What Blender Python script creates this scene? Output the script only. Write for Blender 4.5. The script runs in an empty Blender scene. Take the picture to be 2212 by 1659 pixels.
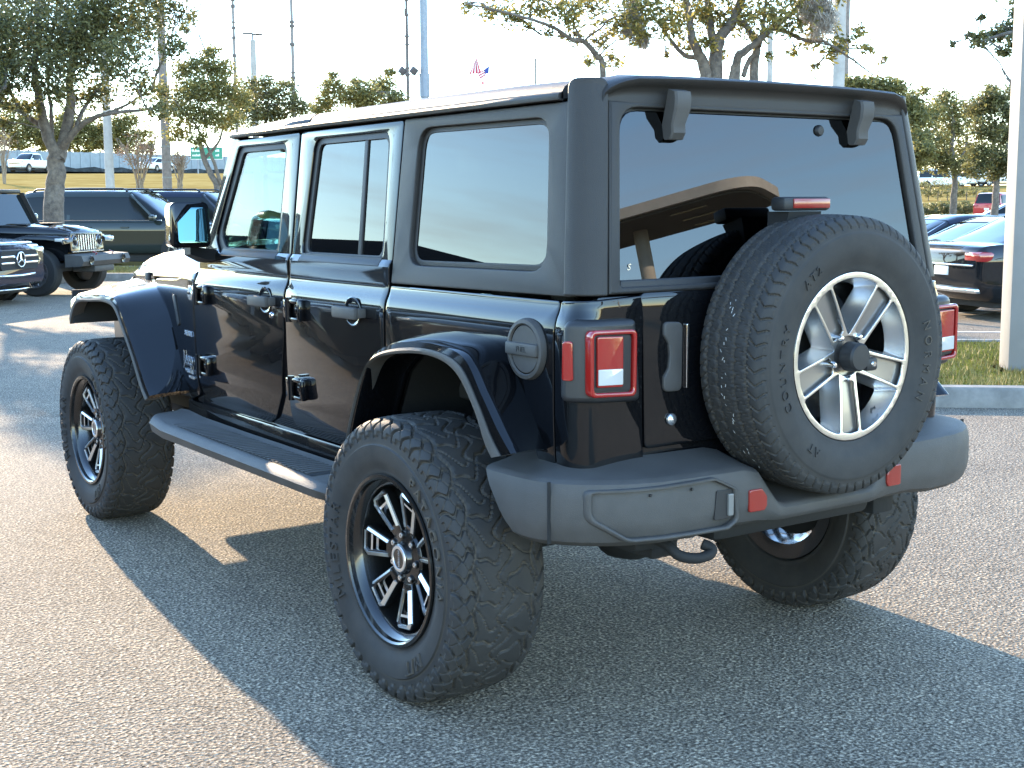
import bpy, bmesh, math, random
import numpy as np
from mathutils import Vector, Matrix, noise
PI = math.pi
SC = bpy.context.scene
COL = SC.collection
rnd = random.Random(7)

# ------------------------------------------------------------------ camera
CAM = Vector((-2.9351485, -3.50313864, 1.52637447))
FPX, YAW, PITCH, ROLL = 2873.159, 0.60443335, 0.13431384, -0.00690755
def cam_axes():
    cy, sy, cp, sp = math.cos(YAW), math.sin(YAW), math.cos(PITCH), math.sin(PITCH)
    f = Vector((sy*cp, cy*cp, -sp)); r = Vector((cy, -sy, 0)); u = r.cross(f)
    cr, sr = math.cos(ROLL), math.sin(ROLL)
    return cr*r + sr*u, -sr*r + cr*u, f
CR, CU, CF = cam_axes()
cd = bpy.data.cameras.new('camera'); cam = bpy.data.objects.new('camera', cd); COL.objects.link(cam)
cam.matrix_world = Matrix(((CR.x, CU.x, -CF.x, CAM.x), (CR.y, CU.y, -CF.y, CAM.y), (CR.z, CU.z, -CF.z, CAM.z), (0, 0, 0, 1)))
cd.sensor_width = 36; cd.lens = FPX/2212*36; cd.clip_start = 0.05; cd.clip_end = 3000
SC.camera = cam
# ------------------------------------------------------------------ light
SUN_EL, SUN_AZ = math.radians(17.0), math.radians(7.2)
w = bpy.data.worlds.new("World"); SC.world = w; w.use_nodes = True
nt = w.node_tree; nt.nodes.clear()
wo = nt.nodes.new('ShaderNodeOutputWorld'); bg = nt.nodes.new('ShaderNodeBackground')
sky = nt.nodes.new('ShaderNodeTexSky'); sky.sky_type = 'NISHITA'; sky.sun_disc = False
sky.sun_elevation = SUN_EL; sky.sun_rotation = SUN_AZ
sky.air_density = 1.1; sky.dust_density = 0.0; sky.ozone_density = 3.0
bg.inputs['Strength'].default_value = 0.15
# thin bands of low cloud, part of the sky itself
tc = nt.nodes.new('ShaderNodeTexCoord'); mp = nt.nodes.new('ShaderNodeMapping'); mp.inputs['Scale'].default_value = (1.6, 1.6, 14)
nz = nt.nodes.new('ShaderNodeTexNoise'); nz.inputs['Scale'].default_value = 2.2; nz.inputs['Detail'].default_value = 7; nz.inputs['Roughness'].default_value = 0.6
rp = nt.nodes.new('ShaderNodeValToRGB'); rp.color_ramp.elements[0].position = 0.47; rp.color_ramp.elements[1].position = 0.72
sx = nt.nodes.new('ShaderNodeSeparateXYZ'); mr = nt.nodes.new('ShaderNodeMapRange')
mr.inputs['From Min'].default_value = 0.42; mr.inputs['From Max'].default_value = 0.05; mr.inputs['To Min'].default_value = 0.0; mr.inputs['To Max'].default_value = 0.5
mu = nt.nodes.new('ShaderNodeMath'); mu.operation = 'MULTIPLY'
mx = nt.nodes.new('ShaderNodeMix'); mx.data_type = 'RGBA'
mx.inputs[7].default_value = (2.6, 2.25, 2.0, 1)
L = nt.links.new
L(tc.outputs['Generated'], mp.inputs[0]); L(mp.outputs[0], nz.inputs['Vector']); L(nz.outputs['Fac'], rp.inputs[0])
L(tc.outputs['Generated'], sx.inputs[0]); L(sx.outputs[2], mr.inputs['Value']); L(rp.outputs[0], mu.inputs[0]); L(mr.outputs[0], mu.inputs[1])
L(mu.outputs[0], mx.inputs[0]); L(sky.outputs[0], mx.inputs[6]); L(mx.outputs[2], bg.inputs[0]); L(bg.outputs[0], wo.inputs[0])
sd = bpy.data.lights.new('sun', 'SUN'); sun = bpy.data.objects.new('sun', sd); COL.objects.link(sun)
sd.energy = 2.15; sd.angle = math.radians(0.55); sd.color = (1.0, 0.78, 0.53)
sdir = Vector((math.sin(SUN_AZ)*math.cos(SUN_EL), math.cos(SUN_AZ)*math.cos(SUN_EL), math.sin(SUN_EL)))
sun.rotation_euler = sdir.to_track_quat('Z', 'Y').to_euler()
SC.view_settings.view_transform = 'Standard'; SC.view_settings.look = 'None'
SC.view_settings.exposure = 2.95; SC.view_settings.gamma = 1; SC.view_settings.use_curve_mapping = False

# ------------------------------------------------------------------ helpers
def at(px, py, d):
    """point seen at (px, py) of the 2212 px wide photograph, d metres along the view axis"""
    return CAM + (CR*((px-1106)/FPX) + CU*((829.5-py)/FPX) + CF)*d
def atz(px, py, z=0.0):
    v = CR*((px-1106)/FPX) + CU*((829.5-py)/FPX) + CF
    return CAM + v*((z-CAM.z)/v.z)
def atx(px, py, x):
    v = CR*((px-1106)/FPX) + CU*((829.5-py)/FPX) + CF
    return CAM + v*((x-CAM.x)/v.x)

def mat(name, col, rough=0.5, metal=0.0, coat=0.0, spec=0.5, bump=0, bscale=200, var=0.0, vscale=4, col2=None, coord='Object', emit=None, alpha=None, trans=0.0, aniso=None, bdist=0.002):
    m = bpy.data.materials.new(name); m.use_nodes = True
    n = m.node_tree.nodes; l = m.node_tree.links.new
    b = n['Principled BSDF']
    b.inputs['Base Color'].default_value = (*col, 1); b.inputs['Roughness'].default_value = rough
    b.inputs['Metallic'].default_value = metal; b.inputs['Coat Weight'].default_value = coat; b.inputs['Coat Roughness'].default_value = 0.03
    b.inputs['Specular IOR Level'].default_value = spec
    if trans: b.inputs['Transmission Weight'].default_value = trans
    if emit: b.inputs['Emission Color'].default_value = (*emit[0], 1); b.inputs['Emission Strength'].default_value = emit[1]
    t = n.new('ShaderNodeTexCoord')
    if var or col2:
        z = n.new('ShaderNodeTexNoise'); z.inputs['Scale'].default_value = vscale; z.inputs['Detail'].default_value = 6; z.inputs['Roughness'].default_value = 0.65
        l(t.outputs[coord], z.inputs['Vector'])
        r = n.new('ShaderNodeValToRGB'); e = r.color_ramp.elements
        c2 = col2 if col2 else tuple(min(1, c*(1+var)) for c in col)
        c1 = col if col2 else tuple(c*(1-var) for c in col)
        e[0].position = 0.35; e[1].position = 0.68; e[0].color = (*c1, 1); e[1].color = (*c2, 1)
        l(z.outputs['Fac'], r.inputs[0]); l(r.outputs[0], b.inputs['Base Color'])
    if bump:
        z2 = n.new('ShaderNodeTexNoise'); z2.inputs['Scale'].default_value = bscale; z2.inputs['Detail'].default_value = 3
        l(t.outputs[coord], z2.inputs['Vector'])
        bp = n.new('ShaderNodeBump'); bp.inputs['Strength'].default_value = bump; bp.inputs['Distance'].default_value = bdist
        l(z2.outputs['Fac'], bp.inputs['Height']); l(bp.outputs[0], b.inputs['Normal'])
    return m

def glass_mat(name, tint, f0=0.05, rough=0.0):
    """thin pane: tinted see-through plus mirror-like surface reflection by Fresnel"""
    m = bpy.data.materials.new(name); m.use_nodes = True
    n = m.node_tree.nodes; l = m.node_tree.links.new; n.clear()
    o = n.new('ShaderNodeOutputMaterial'); mi = n.new('ShaderNodeMixShader'); t = n.new('ShaderNodeBsdfTransparent'); g = n.new('ShaderNodeBsdfGlossy')
    lw = n.new('ShaderNodeLayerWeight'); lw.inputs['Blend'].default_value = 0.5
    pw = n.new('ShaderNodeMath'); pw.operation = 'POWER'; pw.inputs[1].default_value = 5; l(lw.outputs['Facing'], pw.inputs[0])
    f = n.new('ShaderNodeMapRange'); f.inputs['To Min'].default_value = f0; f.inputs['To Max'].default_value = 1.0; l(pw.outputs[0], f.inputs['Value'])
    t.inputs[0].default_value = (*tint, 1); g.inputs['Roughness'].default_value = rough
    l(f.outputs[0], mi.inputs[0]); l(t.outputs[0], mi.inputs[1]); l(g.outputs[0], mi.inputs[2]); l(mi.outputs[0], o.inputs[0])
    return m

def tag(o, label=None, cat=None, group=None, kind=None):
    if label: o['label'] = label
    if cat: o['category'] = cat
    if group: o['group'] = group
    if kind: o['kind'] = kind
    return o
def empty(name, loc=(0, 0, 0), rotz=0.0, label=None, cat=None, group=None):
    o = bpy.data.objects.new(name, None); COL.objects.link(o); o.location = loc; o.rotation_euler = (0, 0, rotz)
    o.empty_display_size = 0.2
    return tag(o, label, cat, group)
def link(name, me, m, parent=None, angle=35):
    if m is not None:
        for mm in (m if isinstance(m, (list, tuple)) else [m]): me.materials.append(mm)
    o = bpy.data.objects.new(name, me); COL.objects.link(o)
    if parent is not None: o.parent = parent
    if angle is not None and len(me.polygons):
        me.polygons.foreach_set('use_smooth', np.ones(len(me.polygons), dtype=bool))
        if angle < 180: me.set_sharp_from_angle(angle=math.radians(angle))
    return o
def copy_tree(o, parent=None):
    c = o.copy(); COL.objects.link(c)
    if parent is not None: c.parent = parent
    for ch in list(o.children): copy_tree(ch, c)
    return c

class MB:
    """collects shapes, builds them as one mesh object"""
    def __init__(s): s.v = []; s.f = []; s.mi = []; s.cur = 0
    def add(s, vs, fs):
        b = len(s.v); s.v += [tuple(v) for v in vs]; s.f += [tuple(i+b for i in f) for f in fs]; s.mi += [s.cur]*len(fs); return s
    def box(s, x0, x1, y0, y1, z0, z1, bev=0, M=None):
        bm = bmesh.new(); bmesh.ops.create_cube(bm, size=1)
        for v in bm.verts:
            v.co = Vector(((x0+x1)/2+v.co.x*(x1-x0), (y0+y1)/2+v.co.y*(y1-y0), (z0+z1)/2+v.co.z*(z1-z0)))
        if bev: bmesh.ops.bevel(bm, geom=list(bm.edges), offset=bev, segments=2, profile=0.5, affect='EDGES')
        return s.bm(bm, M)
    def bm(s, bm, M=None):
        bm.verts.index_update()
        vs = [(M @ v.co if M else v.co.copy()) for v in bm.verts]; fs = [[v.index for v in f.verts] for f in bm.faces]
        bm.free(); return s.add(vs, fs)
    def loft(s, rings, closed=True, caps=True):
        n = len(rings[0]); vs = [p for r in rings for p in r]; fs = []
        for i in range(len(rings)-1):
            for j in range(n if closed else n-1):
                k = (j+1) % n
                fs.append((i*n+j, i*n+k, (i+1)*n+k, (i+1)*n+j))
        if caps and closed: fs.append(tuple(range(n-1, -1, -1))); fs.append(tuple((len(rings)-1)*n+j for j in range(n)))
        return s.add(vs, fs)
    def tube(s, pts, rad, n=8, caps=True):
        pts = [Vector(p) for p in pts]; rs = rad if isinstance(rad, (list, tuple)) else [rad]*len(pts)
        rings = []; up = None
        for i, p in enumerate(pts):
            d = (pts[min(i+1, len(pts)-1)]-pts[max(i-1, 0)])
            d = d.normalized() if d.length > 1e-9 else Vector((0, 0, 1))
            if up is None:
                up = Vector((0, 0, 1)) if abs(d.z) < 0.9 else Vector((1, 0, 0))
            a = (up - d*up.dot(d)).normalized(); b = d.cross(a); up = a
            rings.append([p+(a*math.cos(2*PI*k/n)+b*math.sin(2*PI*k/n))*rs[i] for k in range(n)])
        return s.loft(rings, True, caps)
    def cyl(s, p0, p1, r0, r1=None, n=24): return s.tube([p0, p1], [r0, r0 if r1 is None else r1], n)
    def lathe(s, prof, c=(0, 0, 0), axis='z', n=32, cap=False):
        rings = []
        for k in range(n):
            a = 2*PI*k/n; ca, sa = math.cos(a), math.sin(a)
            ring = []
            for r, h in prof:
                if axis == 'z': p = (c[0]+r*ca, c[1]+r*sa, c[2]+h)
                elif axis == 'x': p = (c[0]+h, c[1]+r*ca, c[2]+r*sa)
                else: p = (c[0]+r*ca, c[1]+h, c[2]+r*sa)
                ring.append(p)
            rings.append(ring)
        rings.append(rings[0]); n0 = len(prof)
        vs = [p for r in rings[:-1] for p in r]; fs = []
        for i in range(n):
            j = (i+1) % n
            for k in range(n0-1): fs.append((i*n0+k, j*n0+k, j*n0+k+1, i*n0+k+1))
        if cap:
            fs.append(tuple(i*n0 for i in range(n-1, -1, -1))); fs.append(tuple(i*n0+n0-1 for i in range(n)))
        return s.add(vs, fs)
    def build(s, name, m, parent=None, angle=35, fix=True):
        me = bpy.data.meshes.new(name); me.from_pydata(s.v, [], s.f)
        if any(s.mi): me.polygons.foreach_set('material_index', s.mi)
        if fix:
            bm = bmesh.new(); bm.from_mesh(me); bmesh.ops.recalc_face_normals(bm, faces=bm.faces); bm.to_mesh(me); bm.free()
        return link(name, me, m, parent, angle)

def rpoly(pts, r, n=5):
    """polygon with rounded corners; r one radius or one per corner"""
    out = []; N = len(pts); rs = r if isinstance(r, (list, tuple)) else [r]*N
    for i in range(N):
        p = Vector(pts[i]); a = Vector(pts[i-1])-p; b = Vector(pts[(i+1) % N])-p
        if rs[i] <= 0: out.append((p.x, p.y)); continue
        an = a.angle(b); la, lb = a.length, b.length
        t = min(rs[i]/math.tan(an/2), la*0.48, lb*0.48)
        a.normalize(); b.normalize(); p0 = p+a*t; p2 = p+b*t
        for k in range(n+1):
            u = k/n; q = p0*(1-u)**2+p*2*u*(1-u)+p2*u*u; out.append((q.x, q.y))
    return out
def circ(cx, cy, r, n=32, ry=None): return [(cx+r*math.cos(2*PI*k/n), cy+(ry or r)*math.sin(2*PI*k/n)) for k in range(n)]

def panel(loops, depth, bev=0.003, res=2, cuts_v=(), cuts_u=()):
    """bmesh of a filled 2D outline (with holes), thickness depth, w from -depth (inside) to 0 (outside)"""
    cu = bpy.data.curves.new('t', 'CURVE'); cu.dimensions = '2D'; cu.fill_mode = 'BOTH'
    cu.extrude = max(depth/2-bev, 0.0002); cu.bevel_depth = bev; cu.bevel_resolution = res; cu.offset = -bev
    for lp in loops:
        sp = cu.splines.new('POLY'); sp.points.add(len(lp)-1)
        for i, p in enumerate(lp): sp.points[i].co = (p[0], p[1], 0, 1)
        sp.use_cyclic_u = True
    o = bpy.data.objects.new('t', cu); me = bpy.data.meshes.new_from_object(o)
    bm = bmesh.new(); bm.from_mesh(me)
    bpy.data.objects.remove(o); bpy.data.curves.remove(cu); bpy.data.meshes.remove(me)
    bmesh.ops.remove_doubles(bm, verts=bm.verts, dist=1e-5)
    for v in cuts_v: bmesh.ops.bisect_plane(bm, geom=bm.verts[:]+bm.edges[:]+bm.faces[:], plane_co=(0, v, 0), plane_no=(0, 1, 0))
    for u in cuts_u: bmesh.ops.bisect_plane(bm, geom=bm.verts[:]+bm.edges[:]+bm.faces[:], plane_co=(u, 0, 0), plane_no=(1, 0, 0))
    for v in bm.verts: v.co.z -= depth/2
    return bm
def warp(bm, fn):
    for v in bm.verts: v.co = Vector(fn(v.co.x, v.co.y, v.co.z))
    return bm
def bm_obj(name, bm, m, parent=None, angle=35):
    bmesh.ops.recalc_face_normals(bm, faces=bm.faces)
    me = bpy.data.meshes.new(name); bm.to_mesh(me); bm.free()
    return link(name, me, m, parent, angle)
def text_bm(body, size, ext=0.001, bev=0.0, spacing=1.0, align='CENTER', shear=0):
    cu = bpy.data.curves.new('t', 'FONT'); cu.body = body; cu.size = size; cu.extrude = ext; cu.bevel_depth = bev
    cu.align_x = align; cu.align_y = 'CENTER'; cu.space_character = spacing; cu.shear = shear; cu.resolution_u = 3
    o = bpy.data.objects.new('t', cu); me = bpy.data.meshes.new_from_object(o)
    bm = bmesh.new(); bm.from_mesh(me); bpy.data.objects.remove(o); bpy.data.curves.remove(cu); bpy.data.meshes.remove(me)
    return bm

# ------------------------------------------------------------------ materials
PAINT = mat('black_paint', (0.003, 0.0032, 0.004), 0.35, coat=1.0, spec=0.03)
MATTE = mat('textured_black_hardtop', (0.022, 0.0195, 0.0175), 0.52, bump=0.5, bscale=480, spec=0.40, var=0.10, vscale=5)
LAMPBOX = mat('black_lamp_housing', (0.014, 0.014, 0.015), 0.45, bump=0.1, bscale=500)
PLAST = mat('dark_grey_moulded_plastic', (0.052, 0.048, 0.044), 0.62, bump=0.45, bscale=420, var=0.16, vscale=7)
TRIM = mat('black_rubber_trim', (0.012, 0.012, 0.013), 0.55)
DARK = mat('underbody_black', (0.008, 0.008, 0.008), 0.8, bump=0.4, bscale=60)
STEEL = mat('dull_steel', (0.20, 0.20, 0.19), 0.5, metal=0.6, var=0.2)
SILVER = mat('machined_aluminium', (0.62, 0.61, 0.59), 0.28, metal=1.0, bump=0.08, bscale=400)
POCKET = mat('dark_grey_wheel_pocket', (0.26, 0.25, 0.24), 0.28, metal=0.75, coat=0.4)
POLISH = mat('polished_wheel_window', (0.72, 0.72, 0.72), 0.24, metal=0.9)
MILLED = mat('milled_bright_edge', (0.82, 0.80, 0.77), 0.30, metal=0.9)
RIMBLK = mat('satin_black_rim', (0.006, 0.006, 0.006), 0.22, coat=0.5)
CHROME = mat('chrome', (0.8, 0.8, 0.8), 0.06, metal=1.0)
BADGE = mat('bright_badge', (0.62, 0.63, 0.65), 0.25, metal=0.9)
RUBBER = mat('tyre_rubber', (0.020, 0.0195, 0.019), 0.72, bump=0.25, bscale=300, col2=(0.034, 0.031, 0.028), vscale=11, spec=0.4)
def dust_in_grooves(m):
    n = m.node_tree.nodes; l = m.node_tree.links.new; b = n['Principled BSDF']; g = n.new('ShaderNodeNewGeometry'); r = n.new('ShaderNodeValToRGB'); e = r.color_ramp.elements
    e[0].position = 0.455; e[1].position = 0.497; e[0].color = (1, 1, 1, 1); e[1].color = (0, 0, 0, 1); l(g.outputs['Pointiness'], r.inputs[0])
    z = n.new('ShaderNodeTexNoise'); z.inputs['Scale'].default_value = 14; z.inputs['Detail'].default_value = 5; t = n.new('ShaderNodeTexCoord'); l(t.outputs['Object'], z.inputs['Vector'])
    mu_ = n.new('ShaderNodeMath'); mu_.operation = 'MULTIPLY'; l(r.outputs[0], mu_.inputs[0]); l(z.outputs['Fac'], mu_.inputs[1])
    x = n.new('ShaderNodeMix'); x.data_type = 'RGBA'; old = b.inputs['Base Color'].links[0].from_socket; l(mu_.outputs[0], x.inputs[0]); l(old, x.inputs[6]); x.inputs[7].default_value = (0.105, 0.085, 0.062, 1); l(x.outputs[2], b.inputs['Base Color'])
dust_in_grooves(RUBBER)
PRIVACY = glass_mat('privacy_glass', (0.05, 0.055, 0.06), 0.09)
REARG = glass_mat('rear_privacy_glass', (0.04, 0.045, 0.05), 0.088)
CLEARG = glass_mat('clear_window_glass', (0.45, 0.60, 0.58), 0.055)
MIRRORM = mat('dimming_mirror_glass', (0.10, 0.20, 0.21), 0.02, metal=1.0)
REDLENS = mat('red_lamp_lens', (0.27, 0.010, 0.008), 0.12, coat=1.0, bump=0.15, bscale=120)
REDREF = mat('red_reflector', (0.24, 0.018, 0.012), 0.22, coat=0.8)
WHITELENS = mat('clear_lamp_lens', (0.45, 0.45, 0.43), 0.15, coat=1.0, bump=0.2, bscale=160)
SEATM = mat('black_seat_fabric', (0.02, 0.02, 0.02), 0.8, bump=0.2, bscale=300)
# ------------------------------------------------------------------ wheels
def catmull(ctrl, n):
    ctrl = [Vector(c) for c in ctrl]; out = []
    P = [ctrl[0]]+ctrl+[ctrl[-1]]
    for i in range(1, len(P)-2):
        for k in range(n):
            t = k/n; a, b, c, d = P[i-1], P[i], P[i+1], P[i+2]
            out.append(0.5*((2*b)+(c-a)*t+(2*a-5*b+4*c-d)*t*t+(3*b-a-3*c+d)*t**3))
    out.append(ctrl[-1]); return out
def tyre_mesh(ctrl, N, fn, ns=8):
    """revolve a section [(w, r)...] about local X; fn(theta, w, r) -> depth of groove; w<0 is the outer side"""
    prof = np.array([[p[0], p[1]] for p in catmull([(a, b, 0) for a, b in ctrl], ns)]); M = len(prof)
    th = np.linspace(0, 2*PI, N, endpoint=False)
    T, W = np.meshgrid(th, prof[:, 0], indexing='ij'); R = np.repeat(prof[None, :, 1], N, 0)
    tg = np.gradient(prof, axis=0); nr = np.stack([-tg[:, 1], tg[:, 0]], 1); nr /= np.linalg.norm(nr, axis=1)[:, None]+1e-9
    if nr[M//2, 1] < 0: nr = -nr
    D = fn(T, W, R)
    W2 = W-D*nr[None, :, 0]; R2 = R-D*nr[None, :, 1]
    v = np.stack([W2, R2*np.cos(T), R2*np.sin(T)], -1).reshape(-1, 3)
    i, j = np.meshgrid(np.arange(N), np.arange(M-1), indexing='ij'); i2 = (i+1) % N
    f = np.stack([i*M+j, i2*M+j, i2*M+j+1, i*M+j+1], -1).reshape(-1, 4)
    me = bpy.data.meshes.new('tyre'); me.vertices.add(len(v)); me.vertices.foreach_set('co', v.ravel())
    me.loops.add(f.size); me.loops.foreach_set('vertex_index', f.ravel().astype(np.int32))
    me.polygons.add(len(f)); me.polygons.foreach_set('loop_start', np.arange(0, f.size, 4, dtype=np.int32)); me.polygons.foreach_set('loop_total', np.full(len(f), 4, dtype=np.int32))
    me.update(); me.validate()
    bm = bmesh.new(); bm.from_mesh(me); bmesh.ops.recalc_face_normals(bm, faces=bm.faces); bm.to_mesh(me); bm.free()
    return me
def sm(x, a, b): return np.clip((x-a)/(b-a), 0, 1)
def groove(ph, half, edge):
    d = np.abs(ph-np.floor(ph+0.5)); return 1-sm(d, half, half+edge)
def tri(x): return 2*np.abs(2*(x-np.floor(x+0.5)))-1
def mud_fn(T, W, R):
    u = T*22/(2*PI)
    cen = 1-sm(np.abs(W), 0.100, 0.104)
    lat = groove(u+0.42*np.sin(W*30)+0.10*np.sin(W*95+1.0), 0.034, 0.022)*cen
    lat2 = groove(u+0.5+0.42*np.sin(W*30)+0.16*np.sin(W*62+0.7), 0.020, 0.02)*cen*(np.abs(W-0.026*np.sin(2*PI*u)) > 0.020)
    cg = 1-sm(np.abs(W-0.026*np.sin(2*PI*u)), 0.0035, 0.0065)
    side = 1-sm(np.abs(np.abs(W)-0.100-0.008*np.sin(2*PI*(u+0.3*np.sign(W)))), 0.0032, 0.0062)
    sh = sm(np.abs(W), 0.100, 0.105)*(R > 0.384)
    shl = groove(u*2+0.25*np.sign(W)+0.20*np.sin(W*150), 0.085, 0.05)*sh
    sip = groove(u*2+0.5+0.25*np.sign(W)+0.22*np.sin(W*170), 0.020, 0.03)*sh*0.4*(np.abs(W) > 0.112)
    st = tri(u*2+0.25*np.sign(W)) > 0
    scal = (1-sm(R, 0.386+0.014*st, 0.391+0.014*st))*(R > 0.362)*0.5
    return np.maximum.reduce([lat*0.0075, lat2*0.0055, cg*0.0075, side*0.0085, shl*0.012, sip*0.008, scal*0.011])
def spare_fn(T, W, R):
    u = T*34/(2*PI)
    z = 0.008*tri(u*2)
    g = np.maximum(1-sm(np.abs(np.abs(W)-0.033-0.004*tri(u*2+0.2)), 0.0025, 0.005), 1-sm(np.abs(np.abs(W)-0.077-0.004*tri(u*2)), 0.0025, 0.0045))
    lat = groove(u*2+0.4*tri(W*14)+0.1, 0.045, 0.05)*(np.abs(W) > 0.077)*(R > 0.368)
    mid = groove(u*2+0.5*tri(W*20), 0.035, 0.05)*(np.abs(W) < 0.077)*0.6
    scal = (1-sm(R, 0.370+0.006*(tri(u*1.0) > 0), 0.3725+0.006*(tri(u*1.0) > 0)))*(R > 0.358)*0.35
    return np.maximum.reduce([g*0.007, lat*0.0065, mid*0.006, scal*0.006])
MUD = [(-0.118, 0.262), (-0.134, 0.268), (-0.140, 0.285), (-0.152, 0.315), (-0.158, 0.352), (-0.157, 0.392), (-0.150, 0.418), (-0.136, 0.434), (-0.110, 0.4415), (-0.06, 0.4450), (0, 0.4460),
       (0.06, 0.4450), (0.110, 0.4415), (0.136, 0.434), (0.150, 0.418), (0.157, 0.392), (0.158, 0.352), (0.152, 0.315), (0.140, 0.285), (0.134, 0.268), (0.118, 0.262)]
SPR = [(-0.095, 0.236), (-0.106, 0.245), (-0.112, 0.262), (-0.124, 0.295), (-0.1275, 0.328), (-0.124, 0.362), (-0.114, 0.388), (-0.098, 0.400), (-0.05, 0.4045), (0, 0.406),
       (0.05, 0.4045), (0.098, 0.400), (0.114, 0.388), (0.124, 0.362), (0.1275, 0.328), (0.124, 0.295), (0.112, 0.262), (0.106, 0.245), (0.095, 0.236)]
def side_text(body, rc, ang, size, wfun, ext=0.0016, spacing=1.0, flip=False):
    """raised lettering bent round the outer (-X) sidewall, centred on angle ang (from +Y towards +Z, seen from -X mirrored)"""
    bm = text_bm(body, size, ext, 0, spacing)
    bmesh.ops.subdivide_edges(bm, edges=[e for e in bm.edges if e.calc_length() > 0.02], cuts=2)
    def fn(x, y, z):
        r = rc+(-y if flip else y)
        a = ang+(-(x/rc) if flip else (x/rc))     # seen from -X, +Y runs to the left: growing angle reads clockwise
        return (wfun(r)-z, r*math.cos(a), r*math.sin(a))
    return warp(bm, fn)
def sidewall_w(ctrl):
    pr = [(p[0], p[1]) for p in catmull([(a, b, 0) for a, b in ctrl], 8) if p[0] < -0.09]
    pr = sorted(((r, ww) for ww, r in pr)); rs = [a for a, b in pr]; ws = [b for a, b in pr]
    return lambda r: float(np.interp(r, rs, ws))-0.0005
def pol(r, a): return (r*math.cos(a), r*math.sin(a))

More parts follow.
